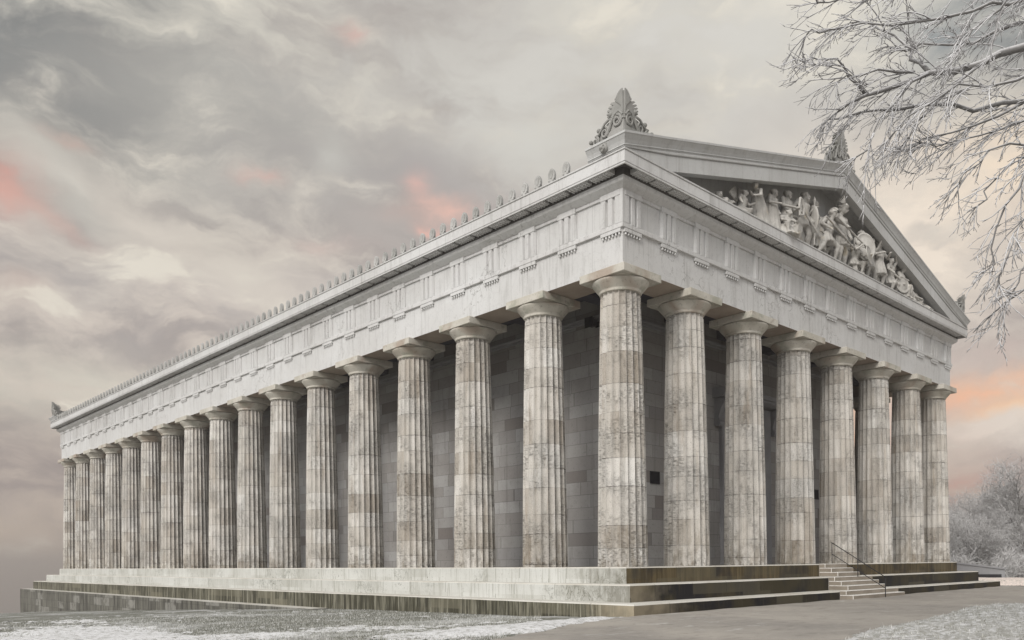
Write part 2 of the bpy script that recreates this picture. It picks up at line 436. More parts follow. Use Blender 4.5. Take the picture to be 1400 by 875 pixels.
def box(bm, x0, x1, y0, y1, z0, z1, mi=0, bev=0.0):
    vs = [bm.verts.new((x, y, z)) for z in (z0, z1) for y in (y0, y1) for x in (x0, x1)]
    fs = [(0, 2, 3, 1), (4, 5, 7, 6), (0, 1, 5, 4), (2, 6, 7, 3), (0, 4, 6, 2), (1, 3, 7, 5)]
    out = []
    for f in fs:
        fc = bm.faces.new([vs[i] for i in f]); fc.material_index = mi; out.append(fc)
    if bev > 0:
        ed = list({e for f in out for e in f.edges})
        bmesh.ops.bevel(bm, geom=ed, offset=bev, segments=1, affect='EDGES', profile=.5)
    return vs

def prism(bm, pts, a, b, axis='z', mi=0):
    """closed outline pts (2D) extruded from a to b along axis"""
    def p3(q, h):
        if axis == 'z': return (q[0], q[1], h)
        if axis == 'y': return (q[0], h, q[1])
        return (h, q[0], q[1])
    A = [bm.verts.new(p3(q, a)) for q in pts]; B = [bm.verts.new(p3(q, b)) for q in pts]
    n = len(pts)
    for i in range(n):
        f = bm.faces.new([A[i], A[(i + 1) % n], B[(i + 1) % n], B[i]]); f.material_index = mi
    f = bm.faces.new(A); f.material_index = mi
    f = bm.faces.new(B[::-1]); f.material_index = mi

def ring(bm, prof, x0, y0, x1, y1, step=(0.6, 30, 30, 0.6), jit=None, mat=None):
    """closed profile [(out, z)] swept round a rectangle with mitred corners; sides 0 front 1 right 2 back 3 flank"""
    path = []   # (bx, by, nx, ny, side)
    crn = [(x0, y0), (x1, y0), (x1, y1), (x0, y1)]
    nor = [(0, -1), (1, 0), (0, 1), (-1, 0)]
    for s in range(4):
        a, b = crn[s], crn[(s + 1) % 4]
        L = hypot(b[0] - a[0], b[1] - a[1]); n = max(1, int(L / step[s]))
        pn = nor[s - 1]
        path.append((a[0], a[1], pn[0] + nor[s][0], pn[1] + nor[s][1], s, True))
        for i in range(1, n):
            path.append((a[0] + (b[0] - a[0]) * i / n, a[1] + (b[1] - a[1]) * i / n, nor[s][0], nor[s][1], s, False))
    rings = []
    for (bx, by, nx, ny, s, cn) in path:
        r = []
        for k, (o, z) in enumerate(prof):
            do, dz = jit(k, bx, by, s) if jit else (0, 0)
            r.append(bm.verts.new((bx + nx * (o + do), by + ny * (o + do), z + dz)))
        rings.append(r)
    n = len(prof)
    for i in range(len(path)):
        j = (i + 1) % len(path)
        for k in range(n):
            f = bm.faces.new([rings[i][k], rings[j][k], rings[j][(k + 1) % n], rings[i][(k + 1) % n]])
            if mat: f.material_index = mat(k, path[i][4])

def cyl(bm, p0, p1, r0, r1=None, n=8, mi=0, cap=True):
    r1 = r0 if r1 is None else r1
    p0, p1 = Vector(p0), Vector(p1); d = (p1 - p0).normalized()
    a = d.orthogonal().normalized(); b = d.cross(a)
    A = [bm.verts.new(p0 + (a * cos(2 * pi * i / n) + b * sin(2 * pi * i / n)) * r0) for i in range(n)]
    B = [bm.verts.new(p1 + (a * cos(2 * pi * i / n) + b * sin(2 * pi * i / n)) * r1) for i in range(n)]
    for i in range(n):
        f = bm.faces.new([A[i], A[(i + 1) % n], B[(i + 1) % n], B[i]]); f.material_index = mi
    if cap:
        bm.faces.new(A[::-1]).material_index = mi; bm.faces.new(B).material_index = mi

def tubes(lines, sides=4):
    """lines: list of (points, radii[, sides]) -> verts, faces"""
    V, F = [], []
    for ln in lines:
        pts, rad = ln[0], ln[1]
        ns = ln[2] if len(ln) > 2 else sides
        base = len(V); n = len(pts)
        a = None
        for i in range(n):
            d = (pts[min(i + 1, n - 1)] - pts[max(i - 1, 0)])
            if d.length < 1e-9: d = Vector((0, 0, 1))
            d.normalize()
            if a is None: a = d.orthogonal().normalized()
            else:
                a = a - d * a.dot(d)
                a = a.normalized() if a.length > 1e-6 else d.orthogonal().normalized()
            b = d.cross(a)
            for k in range(ns):
                q = 2 * pi * k / ns
                V.append(tuple(pts[i] + (a * cos(q) + b * sin(q)) * rad[i]))
        for i in range(n - 1):
            for k in range(ns):
                k2 = (k + 1) % ns
                F.append((base + i * ns + k, base + i * ns + k2, base + (i + 1) * ns + k2, base + (i + 1) * ns + k))
        F.append(tuple(base + k for k in range(ns))[::-1]); F.append(tuple(base + (n - 1) * ns + k for k in range(ns)))
    return V, F
SUN_E, SKY_FILL, SKY_GAIN, EXPOSURE, HAZE = 2.3, 1.05, 1.05, 0.08, 0.0013
# ================================================================== TEMPLE
W, LEN = 25.19, 60.157
CX = [0.0, 3.369] + [3.369 + 3.690 * i for i in range(1, 6)] + [W]
CY = [0.0, 3.479] + [3.479 + 3.8 * i for i in range(1, 15)] + [LEN]
XC = W / 2
XW, YW = 3.61, 3.458                     # cella wall planes (flank, front)

temple = empty('temple')
tag(temple, 'huge pale stone temple with fluted columns, stepped base and sculpted gable', 'temple')

def chips(amp):
    def f(k, x, y, s):
        if s in (1, 2): return 0, 0
        n = mnoise.noise(Vector((x * 1.3 + k * 9.1, y * 1.3, k * 3.3))) * amp + mnoise.noise(Vector((x * 4.1, y * 4.1, k * 5.1))) * amp * .7
        c = mnoise.noise(Vector((x * 2.3 + 40, y * 2.3, k)))
        if k in (1, 2): return (-abs(n) * (2.5 if c > .35 else .6), n * .5)
        return (n * .4, 0)
    return f

def step(z1, z0, out, mats, inner=1.35):
    bm = bmesh.new()
    prof = [(out, z0), (out, z1 - .035), (out - .025, z1), (out - inner, z1), (out - inner, z0)]
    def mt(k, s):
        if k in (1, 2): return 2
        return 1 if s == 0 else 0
    ring(bm, prof, 0, 0, W, LEN, (.45, 20, 20, .5), chips(.010), mt)
    return finish('step', bm, [M[q] for q in mats], temple)
step(0.0, -.52, .865, ('pale', 'brown', 'tread'))
step(-.50, -1.03, 1.66, ('pale', 'dark', 'tread'))
step(-1.01, -2.1, 2.455, ('mossy', 'dark', 'tread'))
bm = bmesh.new(); box(bm, .2, W - .2, .2, LEN - .2, -2.6, -.006)
finish('floor_slab', bm, M['floor'], temple)
# foundation ledge that comes out of the sloping ground along the flank
bm = bmesh.new()
def chip2(z): return z + mnoise.noise(Vector((z * 3, 1, 2))) * .01
box(bm, -3.25, -2.0, 13.9, LEN + 3.25, -9.0, -1.65, 0, .02)
box(bm, -1.99, W + 3.25, LEN + 2.0, LEN + 3.249, -9.0, -1.652, 0)
for f in bm.faces:
    if f.normal.z > .8: f.material_index = 1
finish('foundation_ledge', bm, [M['plinth'], M['tread']], temple)

# ---------------------------------------------------------------- columns
def column_mesh():
    bm = bmesh.new(); nf, q = 20, 6; N = nf * q
    zs = [0, .04, .35, .8, 1.4, 2.1, 2.9, 3.7, 4.5, 5.3, 6.1, 6.9, 7.6, 8.1, 8.40, 8.425, 8.44, 8.50]
    rings = []
    for z in zs:
        t = z / 8.5
        r0 = .788 - .150 * t ** 1.12 + .012 * sin(pi * t)
        dep = .088 * (1 - .15 * t)
        if z in (8.425, 8.44): r0 -= .02
        rr = []
        for i in range(N):
            a = 2 * pi * (i + .0) / N; u = (i % q) / q
            r = r0 - dep * (1 - (2 * u - 1) ** 2) ** .8
            if i % q == 0: r -= .004 * abs(mnoise.noise(Vector((z * 3, a * 5, 0)))) * 3
            rr.append(bm.verts.new((r * cos(a), r * sin(a), z)))
        rings.append(rr)
    for j in range(len(zs) - 1):
        for i in range(N):
            f = bm.faces.new([rings[j][i], rings[j][(i + 1) % N], rings[j + 1][(i + 1) % N], rings[j + 1][i]]); f.smooth = True
    bm.faces.new(rings[0][::-1]); bm.faces.new(rings[-1])
    bm.edges.ensure_lookup_table()
    for j in range(len(zs) - 1):
        for i in range(0, N, q):
            e = bm.edges.get([rings[j][i], rings[j + 1][i]])
            if e: e.smooth = False
    return bm
def lathe_bm(prof, n=48):
    bm = bmesh.new(); rings = []
    for r, z in prof: rings.append([bm.verts.new((r * cos(2 * pi * i / n), r * sin(2 * pi * i / n), z)) for i in range(n)])
    for j in range(len(prof) - 1):
        for i in range(n):
            f = bm.faces.new([rings[j][i], rings[j][(i + 1) % n], rings[j + 1][(i + 1) % n], rings[j + 1][i]]); f.smooth = True
    bm.faces.new(rings[0][::-1]); bm.faces.new(rings[-1])
    return bm
first = finish('column', column_mesh(), M['column'], temple)
ech = finish('echinus', lathe_bm([(.60, 8.495), (.652, 8.502), (.668, 8.53), (.664, 8.535), (.682, 8.56), (.678, 8.565), (.70, 8.59), (.80, 8.70), (.872, 8.785), (.895, 8.825), (.898, 8.845), (.885, 8.86), (.80, 8.862)]), M['capital'], first)
bm = bmesh.new(); box(bm, -.911, .911, -.911, .911, 8.876, 9.124, 0, .012)
box(bm, -.80, .80, -.80, .80, 8.855, 8.877)
aba = finish('abacus', bm, M['capital'], first)
spots = [(x, 0.0) for x in CX] + [(0.0, y) for y in CY[1:]] + [(W, y) for y in CY[1:]] + [(x, LEN) for x in CX[1:-1]]
# faint single-flute turns so that no two drums line up
for i, (x, y) in enumerate(spots):
    c = first if i == 0 else dup(first, temple)
    c.location = (x, y, 0)
    if i: c.rotation_euler = (0, 0, 2 * pi / 20 * (i * 7 % 20))
    for ch in c.children:
        ch.rotation_euler = (0, 0, 0)
    if i:
        for ch in c.children:
            if ch.name.startswith('abacus'): ch.rotation_euler = (0, 0, -c.rotation_euler[2])

# ---------------------------------------------------------------- architrave
EA = .666
bm = bmesh.new()
prof = [(EA, 9.128), (EA, 10.262), (EA + .085, 10.272), (EA + .09, 10.285), (EA + .09, 10.40), (EA + .075, 10.42), (-.60, 10.42), (-.60, 9.128)]
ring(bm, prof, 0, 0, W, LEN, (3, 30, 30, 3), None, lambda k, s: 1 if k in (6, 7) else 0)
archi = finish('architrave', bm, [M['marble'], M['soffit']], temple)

def centres(axis):       # triglyph centres along one side
    a = axis; out = [-EA + .42]
    out.append((out[0] + a[1]) / 2)
    for i in range(1, len(a) - 1):
        out.append(a[i])
        if i < len(a) - 2: out.append((a[i] + a[i + 1]) / 2)
    e = a[-1] + EA - .42
    out += [(a[-2] + e) / 2, e]
    return out
TX, TY = centres(CX), centres(CY)

# one element drawn for the front side (facing -y, origin on the architrave plane)
def regula_bm():
    bm = bmesh.new()
    box(bm, -.40, .40, -.085, .02, 10.152, 10.258)
    for i in range(6):
        x = -.33 + .132 * i
        cyl(bm, (x, -.045, 10.158), (x, -.045, 10.07), .026, .036, 8)
    return bm
def triglyph_bm():
    bm = bmesh.new()
    o, d, e = .09, -.01, -.02
    pts = [(-.40, .08), (-.40, -.02), (-.35, -o), (-.20, -o), (-.165, -.01), (-.115, -.01), (-.08, -o), (.08, -o), (.115, -.01), (.165, -.01), (.20, -o), (.35, -o), (.40, -.02), (.40, .08)]
    prism(bm, pts, 10.418, 11.25)
    box(bm, -.402, .402, -.106, .03, 11.249, 11.42, 0, .006)
    return bm
def mutule_bm():
    bm = bmesh.new()
    # slab slightly tilted down outwards, three rows of guttae below it
    vs = box(bm, -.40, .40, -.585, -.30, 11.78, 11.93)
    for r_ in range(3):
        for i in range(6):
            x = -.33 + .132 * i; y = -.345 - .095 * r_
            cyl(bm, (x, y, 11.785), (x, y, 11.745), .022, .026, 7)
    return bm

def along(first, parent, xs, ys, skip0=True):
    """copies along the front (xs) and along the flank (ys)"""
    k = 0
    for x in xs:
        o = first if k == 0 else dup(first, parent)
        o.location = (x, -EA, 0); o.rotation_euler = (0, 0, 0); k += 1
    for y in ys:
        o = dup(first, parent); o.location = (-EA, y, 0); o.rotation_euler = (0, 0, -pi / 2); k += 1
along(finish('regula', regula_bm(), M['marble'], archi), archi, TX, TY)

# ---------------------------------------------------------------- frieze
bm = bmesh.new()
prof = [(EA - .01, 10.419), (EA - .01, 11.30), (EA + .05, 11.315), (EA + .05, 11.40), (EA + .09, 11.42), (EA + .27, 11.555), (EA + .29, 11.60), (EA + .29, 11.70),
        (-.60, 11.70), (-.60, 10.419)]
ring(bm, prof, 0, 0, W, LEN, (3, 30, 30, 3))
frieze = finish('frieze', bm, [M['frieze'], M['frieze']], temple)
along(finish('triglyph', triglyph_bm(), M['frieze'], frieze), frieze, TX, TY)
bm = bmesh.new(); prism(bm, [(-EA - .087, -EA - .087), (-EA + .06, -EA - .087), (-EA + .06, -EA + .06), (-EA - .087, -EA + .06)], 10.4185, 11.4185)
finish('corner_femur', bm, M['frieze'], frieze)

# ---------------------------------------------------------------- cornice
EG = 1.319
bm = bmesh.new()
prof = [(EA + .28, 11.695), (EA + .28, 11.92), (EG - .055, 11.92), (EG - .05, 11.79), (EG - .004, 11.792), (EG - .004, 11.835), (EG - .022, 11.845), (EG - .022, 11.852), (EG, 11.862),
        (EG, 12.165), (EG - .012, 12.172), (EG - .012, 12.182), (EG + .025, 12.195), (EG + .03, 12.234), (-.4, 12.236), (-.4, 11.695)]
ring(bm, prof, 0, 0, W, LEN, (3, 30, 30, 3), None, lambda k, s: 1 if k in (0, 1) else 0)  # soffit and recess faces darkened: soot plus shade under the cornice, painted in
corn = finish('cornice', bm, [M['cornice'], M['soot_shade']], temple)
def mids(c):
    o = []
    for i in range(len(c)):
        o.append(c[i])
        if i + 1 < len(c): o.append((c[i] + c[i + 1]) / 2)
    return o
along(finish('mutule', mutule_bm(), M['cornice'], corn), corn, mids(TX), mids(TY))

# ---------------------------------------------------------------- gables
SL = .2625
def zb(x, top):  # underside of the raking cornice
    return top - SL * abs(x - XC)
def raking(yf, sgn, name):
    """two raking arms; yf = outermost face, sgn +1 when the inside lies at larger y"""
    bm = bmesh.new()
    # (y offset inwards from the face, dz above the underside line)
    prof = [(.02, 0.0), (.02, .46), (.045, .47), (.045, .485), (-.015, .51), (-.02, .555), (.01, .565), (.015, .60), (1.4, .60), (1.4, 0.30), (.35, .30), (.35, 0.02)]
    xa = XC - (15.32 - 12.2385) / SL
    for side in (-1, 1):
        st = [XC - side * 13.914, XC - side * (XC - xa), XC]
        rings = []
        for x in st:
            b = zb(x, 15.32)
            rings.append([bm.verts.new((x, yf + sgn * y, max(b + dz, 12.2385 + .0015 * i))) for i, (y, dz) in enumerate(prof)])
        for a, b_ in zip(rings[:-1], rings[1:]):
            for k in range(len(prof)):
                vs = [a[k], b_[k], b_[(k + 1) % len(prof)], a[(k + 1) % len(prof)]]
                try: bm.faces.new(vs)
                except ValueError: pass
    return finish(name, bm, M['gable'], temple)
def sima(yf, sgn):
    bm = bmesh.new()
    # gutter: flares outwards, fillet on top; it turns the corner with a mitre and runs a short way along each long side
    prof = [(.04, .604), (.02, .645), (-.01, .66), (.02, .70), (-.02, .80), (-.09, .92), (-.115, .935), (-.115, 1.0), (.12, 1.0), (.22, .66), (.5, .604)]
    n = len(prof)
    for side in (-1, 1):
        xf = XC - side * (XC + EG); zr = zb(xf, 15.32)
        # joints between the gutter stones show as fine gaps
        st = [None] + [XC - side * q for q in (12.2, 10.4, 8.5, 6.6, 4.7, 2.8, 1.2)] + [XC]
        rings = []
        for x in st:
            rings.append([bm.verts.new(((xf + side * o) if x is None else x, yf + sgn * o, (zr if x is None else zb(x, 15.32)) + dz)) for (o, dz) in prof])
        for a, b_ in zip(rings[:-1], rings[1:]):
            for k in range(n): bm.faces.new([a[k], b_[k], b_[(k + 1) % n], a[(k + 1) % n]])
        end = [bm.verts.new((xf + side * o, yf + sgn * 1.46, max(12.2395, zr + dz))) for (o, dz) in prof]
        for k in range(n): bm.faces.new([rings[0][k], end[k], end[(k + 1) % n], rings[0][(k + 1) % n]])
        bm.faces.new(end)
    return finish('sima', bm, M['gable'], temple)
raking(-EG, 1, 'raking_cornice'); s1 = sima(-EG, 1)
raking(LEN + EG, -1, 'raking_cornice'); sima(LEN + EG, -1)
for yf, nm in ((-.30, 0), (LEN + .30, 0)):
    bm = bmesh.new()
    w = (15.75 - 12.22) / SL
    prism(bm, [(XC - w, 12.22), (XC + w, 12.22), (XC, 15.75)], yf, yf + (.5 if yf < 0 else -.5), 'y')
    finish('tympanum', bm, M['gable'], temple)
# lion head spout on the flank side of the gutter
def lump(bm, c, r, n=10, sc=(1, 1, 1)):
    mt = Matrix.Translation(c) @ Matrix.Diagonal((sc[0] * r, sc[1] * r, sc[2] * r, 1))
    bmesh.ops.create_uvsphere(bm, u_segments=n, v_segments=max(6, n // 2 + 2), radius=1.0, matrix=mt)
def lion(x, y, z, parent):
    bm = bmesh.new()
    lump(bm, (0, 0, 0), .15, 12, (.8, 1, 1)); lump(bm, (-.12, 0, -.03), .09, 10, (1, .8, .75)); lump(bm, (-.10, 0, -.10), .06, 8)
    for s in (-1, 1):
        lump(bm, (-.02, s * .12, .10), .045, 8); lump(bm, (-.115, s * .055, .045), .025, 6); lump(bm, (-.10, s * .05, -.05), .05, 8)
    return finish('lion_head', bm, M['acro'], parent, True, (x, y, z))
lion(-EG - .02, -.55, 12.47, s1)

# ---------------------------------------------------------------- roof and antefixes
bm = bmesh.new()
for side in (-1, 1):
    xe, ze = XC - side * (XC + EG - .12), 12.238
    P = [(xe, ze), (XC, 15.93), (XC, 15.72), (xe + side * .7, 12.238)]
    A = [bm.verts.new((p[0], -EG + .13, p[1])) for p in P]; B = [bm.verts.new((p[0], LEN + EG - .13, p[1])) for p in P]
    for k in range(4): bm.faces.new([A[k], A[(k + 1) % 4], B[(k + 1) % 4], B[k]])
    bm.faces.new(A[::-1]); bm.faces.new(B)
roof = finish('roof', bm, M['roof'], temple)
bm = bmesh.new()
N = 10
for (yy, zz) in [(0, 0)]:
    # upright leaf tile: rounded arch with five raised ribs
    pts = [(-.10, 0.0), (-.10, .10), (-.135, .13), (-.145, .22)] + [(.145 * cos(pi - pi * i / N), .25 + .20 * sin(pi * i / N) ** 1.35) for i in range(0, N + 1)] + [(.145, .22), (.135, .13), (.10, .10), (.10, 0.0)]
    prism(bm, pts, -.045, .035, 'x')
    for k in range(-2, 3):
        a = k * .36
        cyl(bm, (-.05, sin(a) * .03, .14), (-.052, sin(a) * .125, .19 + cos(a) * .19), .012, .022, 6)
    lump(bm, (-.05, -.09, .07), .035, 8); lump(bm, (-.05, .09, .07), .035, 8)
    box(bm, .03, .55, -.09, .09, .0, .13)
ant = finish('antefix', bm, M['antefix'], roof)
ys = [TY[0] + 1.35 + i * (TY[-1] - TY[0] - 2.4) / 92 for i in range(93)]
for i, y in enumerate(ys):
    o = ant if i == 0 else dup(ant, roof)
    o.location = (-EG + .07, y, 12.234)

# ---------------------------------------------------------------- acroteria
def spiral(cx, cz, r, turns, a0, sgn, n=22):
    return [(cx + sgn * cos(a0 + 2 * pi * turns * i / n) * r * (1 - .78 * i / n), cz + sin(a0 + 2 * pi * turns * i / n) * r * (1 - .78 * i / n)) for i in range(n + 1)]
def leaf_outline(h0, h1, w, teeth):
    """right half of a toothed palm leaf from bottom to tip"""
    pts = []
    for i in range(teeth):
        for q, k, up in ((0, .86, 0.0), (.35, 1.22, .035), (.62, 1.16, .05), (.80, .84, .0)):
            t = (i + q) / teeth
            bw = w * min(1, .80 + .8 * t) * max(.12, (1 - t ** 3.2)) ** .5
            pts.append((bw * k, h0 + (h1 - h0) * t + up))
    return pts + [(.05, h1 - .02), (.055, h1 + .07), (0.0, h1 + .12)]
def wing(bm, T):
    """one wing of a corner acroterion; T maps (s along the wing, outwards, z) to the scene"""
    def P(s, o, z): return T(s, o, z)
    def plate(pts, t0, t1):
        A = [bm.verts.new(P(s, t0, z)) for s, z in pts]; B = [bm.verts.new(P(s, t1, z)) for s, z in pts]
        n = len(pts)
        for i in range(n): bm.faces.new([A[i], A[(i + 1) % n], B[(i + 1) % n], B[i]])
        bm.faces.new(A); bm.faces.new(B[::-1])
    # pedestal block, stepped
    plate([(0.0, 0.0), (.62, 0.0), (.62, .22), (.52, .30), (0.0, .34)], -.22, .02)
    # toothed leaf above
    lf = leaf_outline(.60, 1.20, .54, 7)
    plate([(0.0, .52)] + lf, -.10, .03)
    # stem region with scrolls
    plate([(0.0, .30), (.60, .24), (.66, .42), (.50, .66), (.30, .80), (0.0, .84)], -.13, -.01)
    # lower leaves running outwards
    plate([(.55, 0.0), (1.36, 0.0), (1.36, .10), (1.28, .20), (1.24, .30), (1.10, .28), (1.05, .42), (.92, .46), (.90, .58), (.76, .56), (.60, .62)], -.12, -.03)
    lines = []
    def tube(pl, r0, r1, o=.03):
        n = len(pl); lines.append(([Vector(P(s, o, z)) for s, z in pl], [r0 + (r1 - r0) * i / (n - 1) for i in range(n)], 6))
    tube(spiral(.24, .52, .18, 1.6, pi / 2, 1), .045, .02)
    tube(spiral(.72, .34, .16, 1.5, pi * .6, 1), .045, .02)
    tube(spiral(1.08, .20, .13, 1.4, pi * .6, 1), .04, .018)
    tube([(.02, .62), (.16, .78), (.34, .72), (.48, .52), (.56, .36), (.66, .22)], .04, .05)
    tube([(.56, .66), (.72, .60), (.86, .46), (.98, .36), (1.10, .34)], .04, .035)
    for s, z, r in ((.50, .80, .085), (.98, .50, .07), (1.30, .26, .065), (.30, .62, .05)):
        q = P(s, .0, z); lump(bm, q, r, 10)
    for i in range(-1, 9):   # ribs of the leaf
        a = .12 + i * .105
        tube([(.02, .70 + .02 * i), (.30 * sin(min(1.5, a * 1.15)) + .02, .78 + .60 * cos(a) ** 1.0)], .016, .022, .035)
    V, F = tubes(lines)
    vs = [bm.verts.new(v) for v in V]
    for f in F: bm.faces.new([vs[i] for i in f])
def corner_acroterion(cx, cy, sx, sy, z):
    bm = bmesh.new()
    # sx, sy: direction in which the wings run (towards the middle of the sides)
    wing(bm, lambda s, o, zz: (cx - sx * o, cy + sy * s, z + zz))
    wing(bm, lambda s, o, zz: (cx + sx * s, cy - sy * o, z + zz + max(0, s - .3) * .22))
    return finish('acroterion', bm, M['acro'], temple)
corner_acroterion(-1.20, -1.20, 1, 1, 12.66)
corner_acroterion(W + 1.20, -1.20, -1, 1, 12.66)
corner_acroterion(-1.20, LEN + 1.20, 1, -1, 12.66)
corner_acroterion(W + 1.20, LEN + 1.20, -1, -1, 12.66)
def apex_acroterion(y, z):
    bm = bmesh.new()
    for sg in (-1, 1):
        def T(s, o, zz, sg=sg): return (XC + sg * s * .9, y - .12 - o, z + zz * 1.25)
        wing(bm, T)
    return finish('acroterion', bm, M['acro'], temple)
apex_acroterion(-1.05, 16.12); apex_acroterion(LEN + 1.05, 16.12)

# ---------------------------------------------------------------- cella
bm = bmesh.new()
box(bm, XW, W - XW, YW, LEN - YW, -.004, 10.3)
wall = finish('cella_wall', bm, M['ashlar'], temple)
bm = bmesh.new()
prof = [(.0, 9.33), (.06, 9.35), (.06, 9.45), (.10, 9.47), (.12, 9.54), (.02, 9.56), (-.3, 9.56), (-.3, 9.33)]
ring(bm, prof, XW, YW, W - XW, LEN - YW, (30, 30, 30, 30))
finish('wall_moulding', bm, M['parapet'], temple)
bm = bmesh.new()
box(bm, -.58, W + .58, -.58, LEN + .58, 10.26, 10.4)
for i in range(1, len(CX) - 1): box(bm, CX[i] - .3, CX[i] + .3, -.59, YW + .1, 9.75, 10.262)
for i in range(1, len(CY) - 1):
    for a, b in ((-.59, XW + .1), (W - XW - .1, W + .59)): box(bm, a, b, CY[i] - .3, CY[i] + .3, 9.75, 10.262)
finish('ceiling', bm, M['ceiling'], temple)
# entrance: door leaves in a stone frame under a hood on scroll brackets
dr = empty('door'); dr.parent = temple; dr.location = (XC, YW, 0)
bm = bmesh.new()
for s in (-1, 1):
    box(bm, s * 1.45 if s > 0 else -1.45 + -.0, s * 1.45 + s * .0 + (.55 if s > 0 else -.55), -.16, .02, 0, 6.55) if s > 0 else box(bm, -2.0, -1.45, -.16, .02, 0, 6.55)
box(bm, -2.0, 2.0, -.161, .02, 6.551, 7.1)
finish('door_frame', bm, M['parapet'], dr)
for s in (-1, 1):
    bm = bmesh.new(); a, b = (0.01, 1.44) if s > 0 else (-1.44, -.01)
    box(bm, a, b, -.06, .02, 0, 6.54)
    for k in range(4): box(bm, a + .18, b - .18, -.09, -.055, .3 + k * 1.55, 1.55 + k * 1.55, 0, .02)
    finish('door_leaf', bm, M['bronze'], dr)
bm = bmesh.new()
prism(bm, [(.02, 7.15), (-.45, 7.18), (-.62, 7.28), (-.62, 7.36), (-.72, 7.40), (-.76, 7.56), (.02, 7.62)], -2.5, 2.5, 'x')
finish('door_hood', bm, M['parapet'], dr)
for s in (-1, 1):
    bm = bmesh.new(); lines = []
    pl = [(-.12, 6.1), (-.16, 6.3), (-.22, 6.55), (-.36, 6.85), (-.5, 7.1)]
    prism(bm, [(.02, 6.0), (-.14, 6.0), (-.24, 6.12), (-.22, 6.35), (-.28, 6.6), (-.48, 6.95), (-.55, 7.14), (.02, 7.149)], s * 2.22 - .13, s * 2.22 + .13, 'x')
    cyl(bm, (s * 2.22 - .15, -.15, 6.1), (s * 2.22 + .15, -.15, 6.1), .16, .16, 14)
    finish('scroll_bracket', bm, M['parapet'], dr)
for xc in (6.065, 19.12):
    bm = bmesh.new()
    box(bm, xc - .275, xc + .275, YW - .012, YW + .02, 3.26, 3.69)
    v = finish('vent', bm, M['black'], temple)
    bm = bmesh.new()
    for (a, b, c, d) in ((-.30, -.272, 3.23, 3.72), (.272, .30, 3.23, 3.72), (-.272, .272, 3.69, 3.72), (-.272, .272, 3.23, 3.26)): box(bm, xc + a, xc + b, YW - .03, YW + .02, c, d)
    finish('vent_frame', bm, M['metal'], v)

# ---------------------------------------------------------------- floodlight fixed to the flank wall
fl = empty('floodlight', (XW, 4.2, 9.2)); tag(fl, 'small black floodlight bracketed high on the shaded wall behind the corner column', 'floodlight')
bm = bmesh.new(); box(bm, -.42, -.16, -.16, .16, -.12, .14, 0, .03); prism(bm, [(-.42, -.12), (-.52, -.20), (-.52, .19), (-.42, .14)], -.2, .2, 'y'); finish('lamp_housing', bm, M['metal'], fl)
bm = bmesh.new(); box(bm, -.17, .0, -.03, .03, -.03, .03); box(bm, -.02, .0, -.10, .10, -.10, .10); finish('bracket', bm, M['metal'], fl)

# ================================================================== STAIRCASE AND RAILS
stairs = empty('staircase', (12.0, -2.9, -1.33))
tag(stairs, 'small flight of pale stone stairs let into the dark front steps of the temple', 'staircase')
tr = .265
SX = [(11.04, 12.96), (11.04, 12.96), (11.04, 12.96), (10.23, 13.56), (10.23, 13.56), (10.23, 13.56), (9.53, 14.17), (9.53, 14.17)]
for k in range(8):
    y0 = -.865 - tr * (k + 1); zt = -.166 * k + .004 + (.0 if k else .004)
    zb_ = zt - .1665 if k < 7 else -1.5
    back = y0 + tr + (.0 if k in (0, 3, 6) else 0) - .0
    bm = bmesh.new()
    yb = {0: -.867, 1: -.867, 2: -.867, 3: -1.662, 4: -1.662, 5: -1.662, 6: -2.457, 7: -2.457}[k]
    zb_ = {0: -.164, 1: -.330, 2: -.497, 3: -.662, 4: -.828, 5: -1.007, 6: -1.160, 7: -1.5}[k]
    box(bm, SX[k][0], SX[k][1], y0, yb, zb_, zt, 0, .016)
    bm.normal_update()
    for f in bm.faces:
        if f.normal.z > .3 or (max(abs(q) for q in f.normal) < .98): f.material_index = 1
    o = finish('stair', bm, [M['stair'], M['white_stone']], stairs)
    o.matrix_parent_inverse = Matrix.Translation((-12.0, 2.9, 1.33))
rail = empty('handrail', (11.6, -2.9, -1.2)); tag(rail, 'thin black iron handrail with two sloping bars beside the stone stairs', 'handrail')
def rp(name, p0, p1, r):
    V, F = tubes([([Vector(p0), Vector(p1)], [r, r], 8)]); o = pydata(name, V, F, M['metal'], rail, True)
    o.matrix_parent_inverse = Matrix.Translation((-11.6, 2.9, 1.2)); return o
RX = 12.15
rp('post', (RX, -3.05, -1.34), (RX, -3.05, -.52), .018)
rp('post', (RX, -1.95, -.51), (RX, -1.95, .17), .017)
rp('post', (RX, -.87, .0), (RX, -.87, .87), .014)
rp('rail', (RX, -.85, .875), (RX, -3.07, -.54), .018)
rp('rail', (RX, -.85, .41), (RX, -3.05, -.96), .015)
